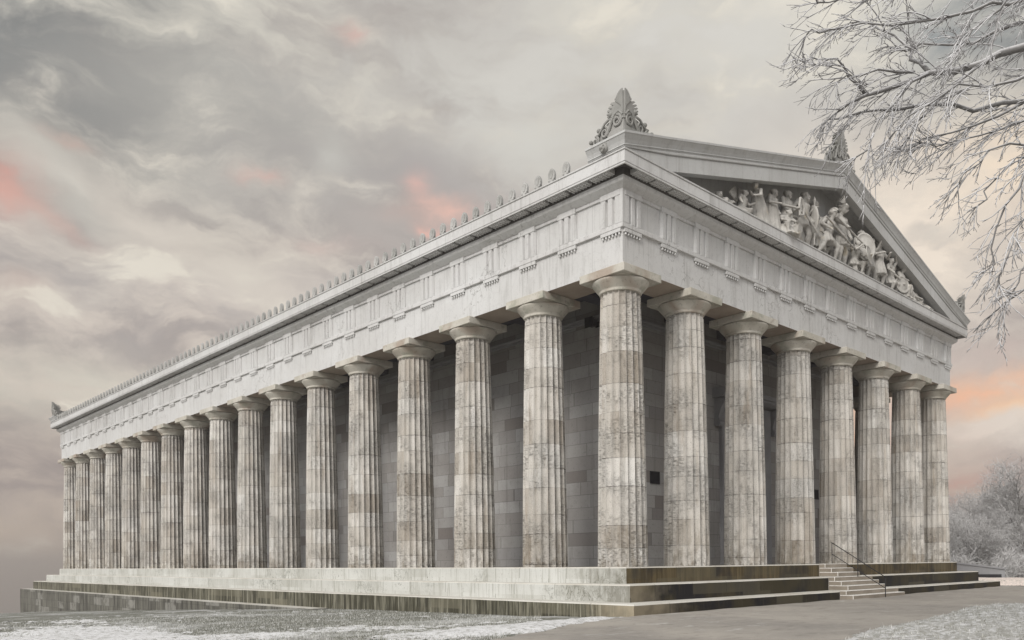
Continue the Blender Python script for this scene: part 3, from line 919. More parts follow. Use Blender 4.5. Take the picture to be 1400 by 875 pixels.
# ================================================================== PEDIMENT STATUES
def solid(V):
    return Vector(V)
class Fig:
    """collects overlapping shells that are fused into one continuous carved surface"""
    def __init__(s, H): s.bm = bmesh.new(); s.H = H
    def ball(s, c, r, sc=(1, 1, 1)):
        lump(s.bm, Vector(c) * s.H, r * s.H, 12, sc)
    def limb(s, a, b, r0, r1):
        a, b = Vector(a) * s.H, Vector(b) * s.H
        if (a - b).length < 1e-4: return
        cyl(s.bm, a, b, r0 * s.H, r1 * s.H, 10); lump(s.bm, a, r0 * s.H, 10); lump(s.bm, b, r1 * s.H, 10)
    def robe(s, top, bot, rt, rb, folds=11, depth=.24, ph=0.0, squash=.75):
        """skirt or mantle with carved vertical folds between two centres"""
        H = s.H; n = folds * 6; rings = []
        for j in range(7):
            t = j / 6; c = Vector(top).lerp(Vector(bot), t) * H; r = (rt + (rb - rt) * t ** .8) * H
            rr = []
            for i in range(n):
                a = 2 * pi * i / n
                k = 1 + depth * (.25 + .75 * t) * (abs(sin(folds * a / 2 + ph + .5 * sin(t * 4 + ph))) - .5) * 1.2
                rr.append(s.bm.verts.new((c.x + cos(a) * r * k, c.y + sin(a) * r * k * squash, c.z + (0.012 * H * sin(a * 3 + ph) if j == 6 else 0))))
            rings.append(rr)
        for j in range(6):
            for i in range(n): s.bm.faces.new([rings[j][i], rings[j][(i + 1) % n], rings[j + 1][(i + 1) % n], rings[j + 1][i]])
        s.bm.faces.new(rings[0][::-1]); s.bm.faces.new(rings[-1])
    def bake(s, name, parent, vox):
        bmesh.ops.recalc_face_normals(s.bm, faces=s.bm.faces[:])
        me = bpy.data.meshes.new(name); s.bm.to_mesh(me); s.bm.free()
        o = bpy.data.objects.new(name, me); col.objects.link(o)
        r = o.modifiers.new('r', 'REMESH'); r.mode = 'VOXEL'; r.voxel_size = vox
        k = o.modifiers.new('s', 'SMOOTH'); k.factor = .45; k.iterations = 2
        dg = bpy.context.evaluated_depsgraph_get()
        m2 = bpy.data.meshes.new_from_object(o.evaluated_get(dg))
        bpy.data.objects.remove(o); bpy.data.meshes.remove(me)
        m2.name = name
        return link(name, m2, M['statue'], parent, True)

BASE = dict(pel=(0, 0, .53), chest=(0, -.005, .72), neck=(0, -.01, .84), head=(0, -.025, .925),
            sl=(.12, 0, .805), el=(.165, .01, .65), hl=(.15, -.06, .52), sr=(-.12, 0, .805), er=(-.165, .01, .65), hr=(-.15, -.06, .52),
            pl=(.055, 0, .51), kl=(.065, -.02, .285), al=(.07, .01, .045), pr=(-.055, 0, .51), kr=(-.065, -.02, .285), ar=(-.07, .01, .045))
def body(F, J, face=(0, -1, 0), muscle=1.0, fem=False, hair=True, beard=False):
    f = Vector(face).normalized()
    F.limb(J['pel'], J['chest'], .078, .092 if not fem else .08); F.ball(J['chest'], .105 if not fem else .09, (1.05, .72, .95)); F.ball(J['pel'], .088, (1.05, .8, .9))
    mid = Vector(J['pel']).lerp(Vector(J['chest']), .45); F.ball(mid, .078, (1, .8, 1))
    F.limb(J['chest'], J['neck'], .06, .036); F.limb(J['neck'], J['head'], .034, .034)
    F.limb(J['sl'], J['sr'], .045, .045)
    if muscle > .9:
        for s in ('sl', 'sr'): F.ball(Vector(J['chest']).lerp(Vector(J[s]), .42) + f * .048 + Vector((0, 0, .012)), .05, (1, .7, .8))
        for k in (.25, .45, .65):
            for sx in (-.026, .026): F.ball(Vector(J['pel']).lerp(Vector(J['chest']), k) + f * .062 + Vector((sx, 0, 0)), .026)
    for s in 'lr':
        F.limb(J['s' + s], J['e' + s], .043 * muscle, .032); F.limb(J['e' + s], J['h' + s], .032 * muscle, .021)
        d = (Vector(J['h' + s]) - Vector(J['e' + s])).normalized(); h = Vector(J['h' + s]) + d * .02
        F.ball(h, .026, (.9, .8, 1.1)); sd = d.orthogonal().normalized(); up = d.cross(sd)
        for q in range(4): 
            a = h + sd * (q - 1.5) * .011; F.limb(a, a + d * (.040 - .005 * abs(q - 1.5)) + up * .012, .0095, .008)
        F.limb(h - d * .01 + sd * .018, h + d * .014 + sd * .040, .0095, .008)
        F.limb(J['p' + s], J['k' + s], .060 * muscle, .042); F.limb(J['k' + s], J['a' + s], .043 * muscle, .026)
        cf = Vector(J['k' + s]).lerp(Vector(J['a' + s]), .3); F.ball(cf - f * .012, .043 * muscle, (.9, 1, 1.3))
        a = Vector(J['a' + s]); F.limb(a, a + Vector((f.x * .085, f.y * .085, -.02)), .030, .022)
    hd = Vector(J['head']); sdv = Vector((-f.y, f.x, 0))
    F.ball(hd, .058, (.86, .95, 1.12)); F.ball(hd + f * .022 - Vector((0, 0, .03)), .038, (.9, .9, 1))
    F.limb(hd + f * .052 + Vector((0, 0, .012)), hd + f * .070 - Vector((0, 0, .012)), .010, .014)       # nose
    F.ball(hd + f * .045 + Vector((0, 0, .024)), .030, (1.1, .6, .35))                                      # brow
    F.ball(hd + f * .054 - Vector((0, 0, .033)), .014, (1.2, .6, .5))                                       # lips
    for s in (-1, 1): F.ball(hd + sdv * s * .052, .016, (.6, .8, 1.2))
    if hair:
        for i in range(9):
            a = i * 2 * pi / 9; F.ball(hd - f * .018 + Vector((cos(a) * .038, sin(a) * .038, .035 + .012 * sin(i * 2.1))), .026)
    if beard:
        for i in range(5): F.ball(hd + f * .042 + sdv * (i - 2) * .014 - Vector((0, 0, .058 + .012 * (2 - abs(i - 2)))), .021)

def child_mesh(name, bm, parent, smooth=True):
    return finish(name, bm, M['statue'], parent, smooth)
def shield(parent, c, r, ny=(0, -1, 0), oval=1.0):
    bm = bmesh.new(); d = Vector(ny).normalized(); q = d.to_track_quat('Z', 'Y').to_matrix().to_4x4()
    prof = [(.0, .12), (.25, .11), (.6, .075), (.86, .03), (.88, .06), (1, .04), (1, .0), (.85, -.02), (.0, .05)]
    n = 28; rings = []
    for (a, h) in prof[1:-1]:
        rings.append([bm.verts.new(Vector(c) + (q @ Vector((cos(2 * pi * i / n) * a * r, sin(2 * pi * i / n) * a * r * oval, h * r * 1.6)))) for i in range(n)])
    for j in range(len(rings) - 1):
        for i in range(n): bm.faces.new([rings[j][i], rings[j][(i + 1) % n], rings[j + 1][(i + 1) % n], rings[j + 1][i]])
    bm.faces.new(rings[0]); bm.faces.new(rings[-1][::-1])
    lump(bm, Vector(c) + d * r * .2, r * .16, 10)
    return child_mesh('shield', bm, parent)
def pole(parent, name, a, b, r, tip=0.0):
    bm = bmesh.new(); cyl(bm, a, b, r, r * .9, 8)
    if tip:
        d = (Vector(b) - Vector(a)).normalized(); cyl(bm, Vector(b), Vector(b) + d * tip * .35, r * .9, r * 2.0, 8); cyl(bm, Vector(b) + d * tip * .35, Vector(b) + d * tip, r * 2.0, .004, 8)
    return child_mesh(name, bm, parent, False)
def helmet(parent, c, r, wings=False, crest=False, f=(0, -1, 0)):
    bm = bmesh.new(); c = Vector(c); f = Vector(f)
    lump(bm, c + Vector((0, 0, r * .25)), r, 14, (1.0, 1.08, 1.0)); cyl(bm, c + Vector((0, 0, r * .16)), c + Vector((0, 0, r * .30)), r * 1.16, r * 1.14, 16)
    lump(bm, c - f * r * .7 - Vector((0, 0, r * .4)), r * .55, 10)
    sd = Vector((-f.y, f.x, 0))
    if wings:
        for s in (-1, 1):
            for k in range(5):
                a = c + sd * s * r * .95 + Vector((0, 0, r * .5)); b = a + Vector((0, 0, r * (1.9 - .28 * k))) - f * r * (.25 + .34 * k) + sd * s * r * .25
                cyl(bm, a, b, r * .20, r * .10, 6); lump(bm, b, r * .11, 6)
    if crest:
        for k in range(9):
            a = -1.1 + k * .32; p = c + Vector((0, 0, r * .3)) + (f * -sin(a) + Vector((0, 0, cos(a)))) * r * 1.22
            lump(bm, p, r * .30, 8, (.55, 1, 1))
    else: cyl(bm, c + Vector((0, 0, r * 1.15)), c + Vector((0, 0, r * 1.75)), r * .22, r * .06, 8)
    return child_mesh('helmet', bm, parent)
def mantle(parent, H, top, bot, rt, rb, folds=9, ph=.4, sq=.5, name='cloak'):
    F = Fig(H); F.robe(top, bot, rt, rb, folds, .28, ph, sq)
    return F.bake(name, parent, .03)

STAT = {}
def statue(label, x, H, rz, y=-.86, z=12.24):
    e = empty('statue', (x, y, z), rz); e.scale = (1.06, .95, .80 if x < 9.4 else .87); STAT[x] = e; tag(e, label, 'statue', 'marble figures standing in the gable')
    return e
def J(**k):
    d = dict(BASE); d.update(k); return d
VX = .034
def bodyobj(F, p): return F.bake('body', p, VX)

# 1 fallen figure stretched out in the corner
p = statue('fallen marble figure lying stretched out in the narrow corner beside the winged one', 4.75, 2.2, 0); F = Fig(2.2)
body(F, J(pel=(.05, 0, .09), chest=(-.12, -.02, .13), neck=(-.22, -.03, .17), head=(-.29, -.05, .20), sl=(-.14, .08, .16), el=(-.05, .04, .24), hl=(.04, -.06, .2), sr=(-.18, -.10, .14), er=(-.26, -.16, .05), hr=(-.38, -.14, .04), pl=(.1, .04, .09), kl=(.28, .02, .17), al=(.42, .0, .05), pr=(.1, -.05, .08), kr=(.3, -.08, .09), ar=(.5, -.06, .04)), (-.4, -1, 0)); bodyobj(F, p)
# 2 kneeling winged figure
p = statue('small kneeling marble figure with raised wings next to the bending robed woman', 5.55, 1.9, .2); F = Fig(1.9)
body(F, J(pel=(0, 0, .24), chest=(.05, -.03, .42), neck=(.07, -.04, .53), head=(.08, -.06, .61), sl=(.15, -.02, .5), el=(.22, -.08, .38), hl=(.26, -.16, .42), sr=(-.06, -.03, .5), er=(-.16, -.06, .38), hr=(-.2, -.12, .26), pl=(.06, 0, .22), kl=(.14, -.16, .22), al=(.12, -.06, .03), pr=(-.06, 0, .22), kr=(-.1, -.16, .06), ar=(-.12, .1, .05)), (.4, -1, 0), fem=True); F.robe((0, 0, .26), (0, -.02, .02), .11, .2, 9); bodyobj(F, p)
bm = bmesh.new()
for s, zz in ((-1, 0), (1, .08)):
    for k in range(6):
        a = Vector((s * .12, .12, .75)); b = a + Vector((s * (.06 + .09 * k), .03, .62 - .09 * k + zz)); cyl(bm, a, b, .07, .035, 6); lump(bm, b, .04, 6)
child_mesh('wing', bm, p)
# 3 woman in a long robe bending forward
p = statue('marble woman in a long robe bending down over the fallen figures', 6.75, 2.15, 0); F = Fig(2.15)
body(F, J(pel=(.02, 0, .52), chest=(-.06, -.04, .68), neck=(-.15, -.06, .74), head=(-.22, -.08, .77), sl=(-.06, .04, .73), el=(-.22, -.02, .6), hl=(-.34, -.08, .58), sr=(-.12, -.12, .7), er=(-.2, -.18, .55), hr=(-.33, -.16, .5)), (-.8, -.6, -.2), .85, True); F.robe((.02, 0, .62), (.06, 0, .0), .10, .22, 13, .2); bodyobj(F, p)
F = Fig(2.15); F.robe((-.04, .0, .76), (.08, .04, .25), .10, .20, 9, .3, 1.0, .6); F.bake('shawl', p, .032)
# 4 seer
p = statue('draped marble elder standing upright behind the bending woman', 7.75, 2.15, .1); F = Fig(2.15)
body(F, J(hr=(-.05, -.16, .62), er=(-.17, -.03, .64)), (.3, -1, 0), .85, beard=True); F.robe((0, 0, .62), (0, 0, .0), .105, .19, 12, .22); bodyobj(F, p)
mantle(p, 2.15, (0, .03, .82), (.0, .05, .2), .13, .19, 9, .2, .6)
# 5 seated figure at his feet
p = statue('marble figure sitting low at the feet of the draped elder', 8.25, 1.9, -.3, y=-1.02); F = Fig(1.9)
body(F, J(pel=(0, 0, .2), chest=(.02, -.05, .39), neck=(.03, -.08, .5), head=(.04, -.12, .57), sl=(.12, -.06, .47), el=(.2, -.16, .34), hl=(.1, -.26, .3), sr=(-.1, -.06, .47), er=(-.17, -.16, .34), hr=(-.07, -.26, .3), pl=(.06, 0, .19), kl=(.14, -.24, .26), al=(.12, -.22, .03), pr=(-.06, 0, .19), kr=(-.12, -.26, .24), ar=(-.1, -.24, .03)), (.2, -1, -.3), .9); F.robe((0, -.04, .3), (0, -.1, .0), .12, .24, 11, .2); bodyobj(F, p)
# 6 bard with harp
p = statue('marble bard holding a tall harp in front of his long robe', 8.75, 2.45, 0); F = Fig(2.45)
body(F, J(hl=(.1, -.16, .66), el=(.18, -.03, .65), hr=(-.02, -.18, .6), er=(-.17, -.05, .64)), (.1, -1, 0), .9, beard=True); F.robe((0, 0, .62), (0, 0, .0), .10, .17, 12, .24); bodyobj(F, p)
V, Fc = tubes([([Vector((.12, -.5, 1.15)), Vector((.36, -.5, 1.25)), Vector((.42, -.5, 1.6)), Vector((.30, -.5, 1.95)), Vector((.16, -.5, 2.0))], [.05] * 5, 6), ([Vector((.12, -.5, 1.15)), Vector((.08, -.5, 1.6)), Vector((.16, -.5, 2.0))], [.045] * 3, 6)] + [([Vector((.12 + .01 * i, -.5, 1.2 + .02 * i)), Vector((.18 + .035 * i, -.5, 1.95 - .04 * i))], [.012] * 2, 4) for i in range(5)])
pydata('harp', V, Fc, M['statue'], p)
# 7 bare warrior
p = statue('bare muscular marble warrior in wide stance, sword held low', 9.95, 2.6, -.05); F = Fig(2.6)
body(F, J(chest=(-.01, -.02, .72), head=(.03, -.04, .93), sr=(-.13, -.01, .81), er=(-.23, .02, .68), hr=(-.13, -.10, .58), sl=(.12, 0, .81), el=(.2, .03, .66), hl=(.16, -.08, .52), kl=(.10, -.05, .29), al=(.12, .02, .04), kr=(-.10, -.02, .29), ar=(-.16, .04, .04)), (.7, -.7, 0), 1.1, beard=True); F.robe((0, .0, .52), (.0, 0, .40), .10, .13, 9); bodyobj(F, p)
pole(p, 'sword', (-.36, -.32, 1.55), (.35, -.45, .75), .045); mantle(p, 2.6, (.02, .07, .82), (.08, .09, .1), .13, .2, 8, 1.2, .4)
shield(p, (.52, -.05, 1.45), .52, (.95, -.45, 0), 1.35)
# 8 warrior with winged helmet, arm up
p = statue('armoured marble warrior with tall pointed helmet behind the bare warrior', 10.95, 2.5, 0, y=-.78); F = Fig(2.5)
body(F, J(hl=(.12, -.1, .5), er=(-.2, -.02, .7), hr=(-.2, -.14, .78)), (.5, -1, 0)); F.robe((0, 0, .56), (0, 0, .34), .10, .15, 12); bodyobj(F, p)
helmet(p, (0, -.07, 2.36), .165); pole(p, 'spear', (-.52, -.36, .3), (-.48, -.36, 2.2), .032, .3); mantle(p, 2.5, (.0, .06, .82), (.05, .08, .08), .12, .18, 8, 2.1, .4)
# 9 crouching spearman
p = statue('marble spearman lunging with bent knees just before the giant leader', 11.75, 2.55, .15, y=-.95); F = Fig(2.5)
body(F, J(pel=(-.03, 0, .47), chest=(.02, -.05, .66), neck=(.04, -.07, .77), head=(.05, -.1, .86), sl=(.14, -.06, .75), el=(.25, -.1, .66), hl=(.33, -.16, .58), sr=(-.1, -.02, .75), er=(-.2, -.0, .63), hr=(-.12, -.12, .54), pl=(.04, -.02, .45), kl=(.2, -.12, .31), al=(.2, -.05, .04), pr=(-.08, 0, .45), kr=(-.2, -.02, .24), ar=(-.34, .04, .05)), (.8, -.6, 0), 1.05); F.robe((-.02, 0, .52), (-.02, 0, .33), .10, .16, 10); bodyobj(F, p)
helmet(p, (.125, -.25, 2.2), .155, crest=True); pole(p, 'spear', (-.7, -.25, 1.75), (1.35, -.55, 1.15), .034, .35); mantle(p, 2.5, (-.04, .05, .78), (-.12, .1, .2), .12, .2, 8, .2, .45)
# 10 leader
p = statue('giant marble leader with winged helmet, tallest figure under the gable peak', 13.0, 3.1, 0, y=-.9); F = Fig(3.02)
body(F, J(head=(.01, -.05, .93), sr=(-.13, 0, .81), er=(-.22, -.06, .7), hr=(-.1, -.16, .6), sl=(.13, 0, .81), el=(.21, .0, .66), hl=(.17, -.08, .52), kl=(.09, -.03, .285), al=(.12, .02, .04), kr=(-.08, -.05, .285), ar=(-.1, -.02, .04)), (.75, -.7, -.1), 1.15); F.robe((0, 0, .56), (0, 0, .34), .105, .16, 12); bodyobj(F, p)
helmet(p, (.04, -.16, 2.86), .20, wings=True, f=(.73, -.68, 0)); pole(p, 'spear', (-1.0, -.40, 2.05), (1.0, -.62, 1.25), .04, .4); mantle(p, 3.02, (.0, .06, .84), (.05, .1, .05), .14, .21, 9, 1.7, .4)
# 11 kneeling man with shield
p = statue('kneeling marble warrior covering himself with a round shield at the leader\'s feet', 14.05, 2.1, .3, y=-1.0); F = Fig(2.1)
body(F, J(pel=(0, 0, .3), chest=(-.04, -.06, .48), neck=(-.05, -.08, .59), head=(-.06, -.11, .67), sl=(.08, -.08, .56), el=(.16, -.16, .45), hl=(.08, -.24, .42), sr=(-.16, -.06, .56), er=(-.25, -.1, .47), hr=(-.22, -.2, .55), pl=(.06, 0, .28), kl=(.1, -.2, .27), al=(.1, -.12, .03), pr=(-.06, 0, .28), kr=(-.1, -.06, .06), ar=(-.1, .16, .05)), (-.5, -1, .1)); F.robe((0, 0, .34), (0, 0, .18), .11, .18, 10); bodyobj(F, p)
shield(p, (.1, -.62, .85), .46, (-.1, -1, .1))
# 12 retreating soldier with long shield on his back
p = statue('crested marble soldier half hidden by his own long oval shield', 14.85, 2.45, -.2); F = Fig(2.45)
body(F, J(chest=(.05, -.02, .71), neck=(.06, -.02, .83), head=(.04, -.02, .92), sl=(.16, 0, .8), el=(.24, -.04, .68), hl=(.2, -.14, .74), sr=(-.08, -.0, .8), er=(-.15, -.05, .66), hr=(-.12, -.16, .6)), (-.7, -.7, 0), 1.0); F.robe((0, 0, .56), (0, 0, .33), .10, .15, 12); bodyobj(F, p)
helmet(p, (.10, -.04, 2.24), .16, crest=False, f=(-.7, -.7, 0)); shield(p, (-.12, -.42, 1.45), .48, (-.35, -1, .1), 1.5)
# 13, 14 soldiers
p = statue('bare headed marble soldier leaning back with a shield arm raised', 15.85, 2.4, .1); F = Fig(2.4)
body(F, J(pel=(-.02, 0, .53), chest=(.03, -.01, .72), head=(.05, -.03, .92), el=(.24, -.05, .78), hl=(.2, -.14, .9), er=(-.2, -.02, .7), hr=(-.26, -.1, .6), kl=(.12, -.06, .29), al=(.2, 0, .04), kr=(-.1, -.02, .28), ar=(-.14, .03, .04)), (-.8, -.6, 0), 1.05); F.robe((-.01, 0, .56), (-.02, 0, .33), .10, .15, 12); bodyobj(F, p)
mantle(p, 2.4, (.03, .06, .8), (.08, .08, .25), .12, .17, 8, .9, .4)
p = statue('upright marble soldier in a short tunic with both arms bent at his chest', 16.85, 2.5, -.15); F = Fig(2.5)
body(F, J(head=(-.01, -.03, .925), el=(.2, -.04, .68), hl=(.1, -.16, .72), er=(-.2, -.04, .68), hr=(-.1, -.16, .7), kl=(.08, -.04, .285), kr=(-.1, 0, .28), ar=(-.13, .05, .04)), (-.6, -.8, 0), 1.0); F.robe((0, 0, .58), (0, 0, .30), .10, .16, 12); bodyobj(F, p)
mantle(p, 2.5, (.0, .06, .82), (-.05, .08, .15), .12, .17, 8, 2.5, .4)
# 15 stooping
p = statue('stooping marble soldier with one arm bent over his head', 17.95, 2.2, 0); F = Fig(2.2)
body(F, J(pel=(.02, 0, .4), chest=(-.05, -.05, .58), neck=(-.08, -.07, .68), head=(-.1, -.1, .76), sl=(.06, -.05, .67), el=(.12, -.1, .8), hl=(-.0, -.14, .87), sr=(-.17, -.06, .66), er=(-.26, -.1, .54), hr=(-.24, -.2, .44), pl=(.07, 0, .38), kl=(.12, -.14, .26), al=(.18, -.02, .04), pr=(-.04, 0, .38), kr=(-.1, -.16, .24), ar=(-.06, -.04, .04)), (-.6, -.8, -.2), 1.0); F.robe((.01, 0, .44), (.0, -.04, .24), .10, .17, 10); bodyobj(F, p)
# 16 seated
p = statue('sitting marble warrior turned to the fallen men, upper body upright', 19.0, 2.35, .1); F = Fig(2.35)
body(F, J(pel=(0, 0, .3), chest=(.01, -.03, .5), neck=(.01, -.05, .61), head=(.03, -.08, .7), sl=(.13, -.02, .59), el=(.2, -.06, .45), hl=(.28, -.14, .36), sr=(-.11, -.03, .58), er=(-.18, -.1, .45), hr=(-.06, -.18, .4), pl=(.06, 0, .28), kl=(.2, -.18, .28), al=(.26, -.14, .03), pr=(-.06, 0, .28), kr=(-.02, -.22, .26), ar=(.0, -.18, .03)), (.6, -.8, 0), 1.05); F.robe((0, 0, .36), (.04, -.06, .02), .11, .22, 11, .2); bodyobj(F, p)
shield(p, (-.45, -.30, .62), .46, (-.4, -1, .1))
# 17 sinking
p = statue('sinking marble warrior propped on one elbow below the sitting one', 20.2, 2.0, 0); F = Fig(2.0)
body(F, J(pel=(.12, 0, .12), chest=(-.04, -.03, .28), neck=(-.10, -.05, .38), head=(-.13, -.08, .46), sl=(.04, -.05, .36), el=(.12, -.12, .24), hl=(.2, -.2, .2), sr=(-.16, -.02, .34), er=(-.22, -.08, .18), hr=(-.2, -.2, .08), pl=(.16, .04, .12), kl=(.32, -.06, .22), al=(.42, -.04, .04), pr=(.14, -.05, .1), kr=(.32, -.16, .1), ar=(.48, -.14, .04)), (-.3, -1, 0), 1.05); bodyobj(F, p)
mantle(p, 2.0, (.0, .0, .3), (.16, .02, .02), .14, .26, 10, .3, .6, 'drapery')
# 18 dead
p = statue('dead marble figure lying with raised knees in the far corner of the gable', 21.4, 2.0, 0); F = Fig(2.0)
body(F, J(pel=(-.02, 0, .1), chest=(.16, -.02, .12), neck=(.26, -.03, .11), head=(.33, -.05, .10), sl=(.16, .08, .15), el=(.22, .0, .24), hl=(.3, -.1, .17), sr=(.18, -.12, .12), er=(.1, -.2, .06), hr=(.22, -.22, .04), pl=(-.08, .05, .1), kl=(-.2, .02, .32), al=(-.3, .0, .04), pr=(-.08, -.05, .1), kr=(-.24, -.08, .25), ar=(-.38, -.06, .04)), (.2, -1, .3), 1.0); F.robe((-.05, 0, .16), (.0, 0, .02), .12, .18, 9); bodyobj(F, p)

# second rank, half hidden between the front figures
for src, x, y, rz, sc, lb in ((7.75, 9.35, -.58, .4, .84, 'draped marble figure half hidden between the bard and the bare warrior'),
                              (16.85, 12.42, -.56, .6, .86, 'marble soldier glimpsed behind the spearman and the giant leader'),
                              (10.95, 15.38, -.56, -.7, .78, 'helmeted marble soldier glimpsed behind the oval shield'),
                              (17.95, 18.5, -.56, .5, .80, 'small marble soldier squeezed in behind the sitting warrior'),
                              (8.25, 20.75, -.70, .5, .62, 'crouching marble figure between the sinking warrior and the dead one'),
                              (5.55, 14.4, -.62, -.3, 1.05, 'marble figure crouching behind the kneeling shield bearer')):
    o = dup(STAT[src]); o.location = (x, y, 12.24); o.rotation_euler = (0, 0, rz); o.scale = (1.05, .95, sc); tag(o, lb)
    for ch in list(o.children):
        if ch.name.startswith('wing'): bpy.data.objects.remove(ch)
# ================================================================== TERRAIN
def lerp_tab(tab, v):
    if v <= tab[0][0]: return tab[0][1]
    for (a, b), (c, d) in zip(tab[:-1], tab[1:]):
        if v <= c: return b + (d - b) * (v - a) / (c - a)
    return tab[-1][1]
PROF = [(-40, -1.31), (-3, -1.325), (1.8, -1.50), (6, -1.545), (10, -1.60), (14.5, -1.69), (28, -2.17), (40, -2.65), (56, -3.30), (66, -3.82), (70, -4.4)]
def sstep(a, b, v):
    t = min(1, max(0, (v - a) / (b - a))); return t * t * (3 - 2 * t)
def height(x, y):
    zl = lerp_tab(PROF, y); zr = -1.33 - .012 * max(0, x - 25) * sstep(0, 60, x - 25)
    w = sstep(8, 20, x)
    z = zl * (1 - w) + zr * w
    # the terrace ends beyond the temple; steep slope, then the valley floor
    d = max(0.0, y - 68, -(x + 60), x - 190, -(y + 150))
    if d > 0: z -= min(92.0, .55 * d * sstep(0, 14, d)) 
    if d > 150: z += 26 * mnoise.noise(Vector((x * .0011, y * .0011, 3.7))) * sstep(150, 900, d) + 60 * sstep(1600, 3600, d) * (mnoise.noise(Vector((x * .0007, y * .0007, 9.1))) + .35)
    z += .025 * mnoise.noise(Vector((x * .8, y * .8, 1.0))) * (1 if d < 40 else 3)
    return z
def axis(lo, hi, a, b, fine):
    v = []; x = a
    while x < b: v.append(x); x += fine
    v.append(b); s = fine; x = b
    while x < hi: s *= 1.16; x += s; v.append(min(x, hi))
    s = fine; x = a; pre = []
    while x > lo: s *= 1.16; x -= s; pre.append(max(x, lo))
    return pre[::-1] + v
xs = axis(-4200, 4200, -22, 12, .35); ys_ = axis(-3000, 4600, -18, 30, .35)
V = [(x, y, height(x, y)) for y in ys_ for x in xs]
nx = len(xs)
F = [(j * nx + i, j * nx + i + 1, (j + 1) * nx + i + 1, (j + 1) * nx + i) for j in range(len(ys_) - 1) for i in range(nx - 1)]
g = pydata('ground', V, F, M['ground'], None, True); tag(g, 'frosty grey green ground around the temple, falling away behind it', 'ground', kind='structure')

def poly_in(p, poly):
    x, y = p; c = False; j = len(poly) - 1
    for i in range(len(poly)):
        xi, yi = poly[i]; xj, yj = poly[j]
        if (yi > y) != (yj > y) and x < (xj - xi) * (y - yi) / (yj - yi) + xi: c = not c
        j = i
    return c
def poly_dist(p, poly):
    d = 1e9; px, py = p
    for i in range(len(poly)):
        a, b = poly[i], poly[(i + 1) % len(poly)]
        dx, dy = b[0] - a[0], b[1] - a[1]; t = max(0, min(1, ((px - a[0]) * dx + (py - a[1]) * dy) / (dx * dx + dy * dy + 1e-9)))
        d = min(d, hypot(px - a[0] - t * dx, py - a[1] - t * dy))
    return d if poly_in(p, poly) else -d
PATH = [(-2.35, -2.30), (-2.9, -2.25), (-6.7, -3.7), (-9.0, -4.55), (-14, -6.6), (-26, -11.5), (-60, -22), (-60, -60), (60, -60), (60, -14), (44, -4.0), (28.6, -3.4), (28.0, -2.30)]
VERGE = [(-30, -13.6), (-10, -10.9), (-4.65, -9.65), (-2.8, -9.3), (-.2, -9.0), (2.5, -8.7), (4.8, -8.25), (6.9, -8.0), (7.9, -8.35), (8.2, -9.0), (7.6, -10.2), (5, -12.5), (2, -15), (-2, -20), (-30, -30)]
def sheet(name, x0, x1, y0, y1, st, inside, zf, mats, keep_drop=.25, **kw):
    """thin ground sheet on a grid; points outside the shape are dropped"""
    nx_ = int((x1 - x0) / st) + 1; ny_ = int((y1 - y0) / st) + 1
    idx = {}; V = []; F = []
    D = [[inside(x0 + i * st, y0 + j * st) for i in range(nx_)] for j in range(ny_)]
    def vid(i, j):
        if (i, j) not in idx:
            x, y = x0 + i * st, y0 + j * st; idx[(i, j)] = len(V); V.append((x, y, zf(x, y, D[j][i])))
        return idx[(i, j)]
    for j in range(ny_ - 1):
        for i in range(nx_ - 1):
            if max(D[j][i], D[j][i + 1], D[j + 1][i], D[j + 1][i + 1]) > 0:
                F.append((vid(i, j), vid(i + 1, j), vid(i + 1, j + 1), vid(i, j + 1)))
    o = pydata(name, V, F, mats, None, True); tag(o, **kw)
    return o
def path_d(x, y):
    return poly_dist((x, y), PATH) + .18 * mnoise.noise(Vector((x * .9, y * .9, 5))) 
sheet('path', -30, 48, -34, -2.2, .3, path_d, lambda x, y, d: height(x, y) + .028 if d > 0 else height(x, y) - .05, M['path'],
      label='wide grey gravel path along the dark front steps', cat='path', kind='structure')

# ---- snow
def fbm(x, y, s, o=5, z=0.0):
    v = 0; a = 1; t = 0
    for i in range(o):
        v += a * mnoise.noise(Vector((x * s, y * s, z + i * 7.7))); t += a; a *= .6; s *= 2.1
    return v / t
BL = [(-5.2, -2.55, 3.0, .85, 1.15), (-8.2, -3.1, 2.2, 1.0, .9), (-9.5, 1.6, 2.2, 1.4, .35), (-15.0, 3.4, 2.6, 2.6, .95), (-13.6, 7.0, 1.4, 3.2, .7), (-12.0, 1.0, 1.6, 1.3, .45), (-12.2, 13.0, 1.2, 4, .25), (-6.0, -.2, 2.0, .8, .3)]
def snow_mask(x, y):
    v = -.34
    for cx, cy, sx, sy, a in BL: v += a * math.exp(-((x - cx) / sx) ** 2 - ((y - cy) / sy) ** 2)
    v += .60 * fbm(x, y, .55, 4, 2.0) + .75 * fbm(x, y * 1.6, 2.6, 5, 12.0)
    if x > -3.3 and y > -2.2: v -= 1.2
    pd = path_d(x, y)
    return min(v, (-pd - .02) * 3 + .05 * fbm(x, y, 3, 3)) if pd > -.6 else v
sheet('snow', -19, -2.6, -8.5, 22, .09, snow_mask, lambda x, y, d: height(x, y) + .012 + .05 * min(1, max(-.6, d) * 2.2) + .028 * fbm(x, y, 3.5, 4, 8), M['snow'],
      label='patches of thin white snow lying in the short frosted grass beside the flank', cat='snow', kind='stuff')
def verge_d(x, y): return poly_dist((x, y), VERGE) + .22 * fbm(x, y, 1.6, 4, 1)
def verge_z(x, y, d):
    return height(x, y) + (-.03 if d <= 0 else .04 + .09 * min(1, d / .7) + .13 * fbm(x, y, 2.2, 5, 4))
sheet('snowy_verge', -13, 8.8, -15.5, -7.6, .085, verge_d, verge_z, M['snow2'], label='lumpy snow covered grass verge between the path branches', cat='snowy verge', kind='structure')
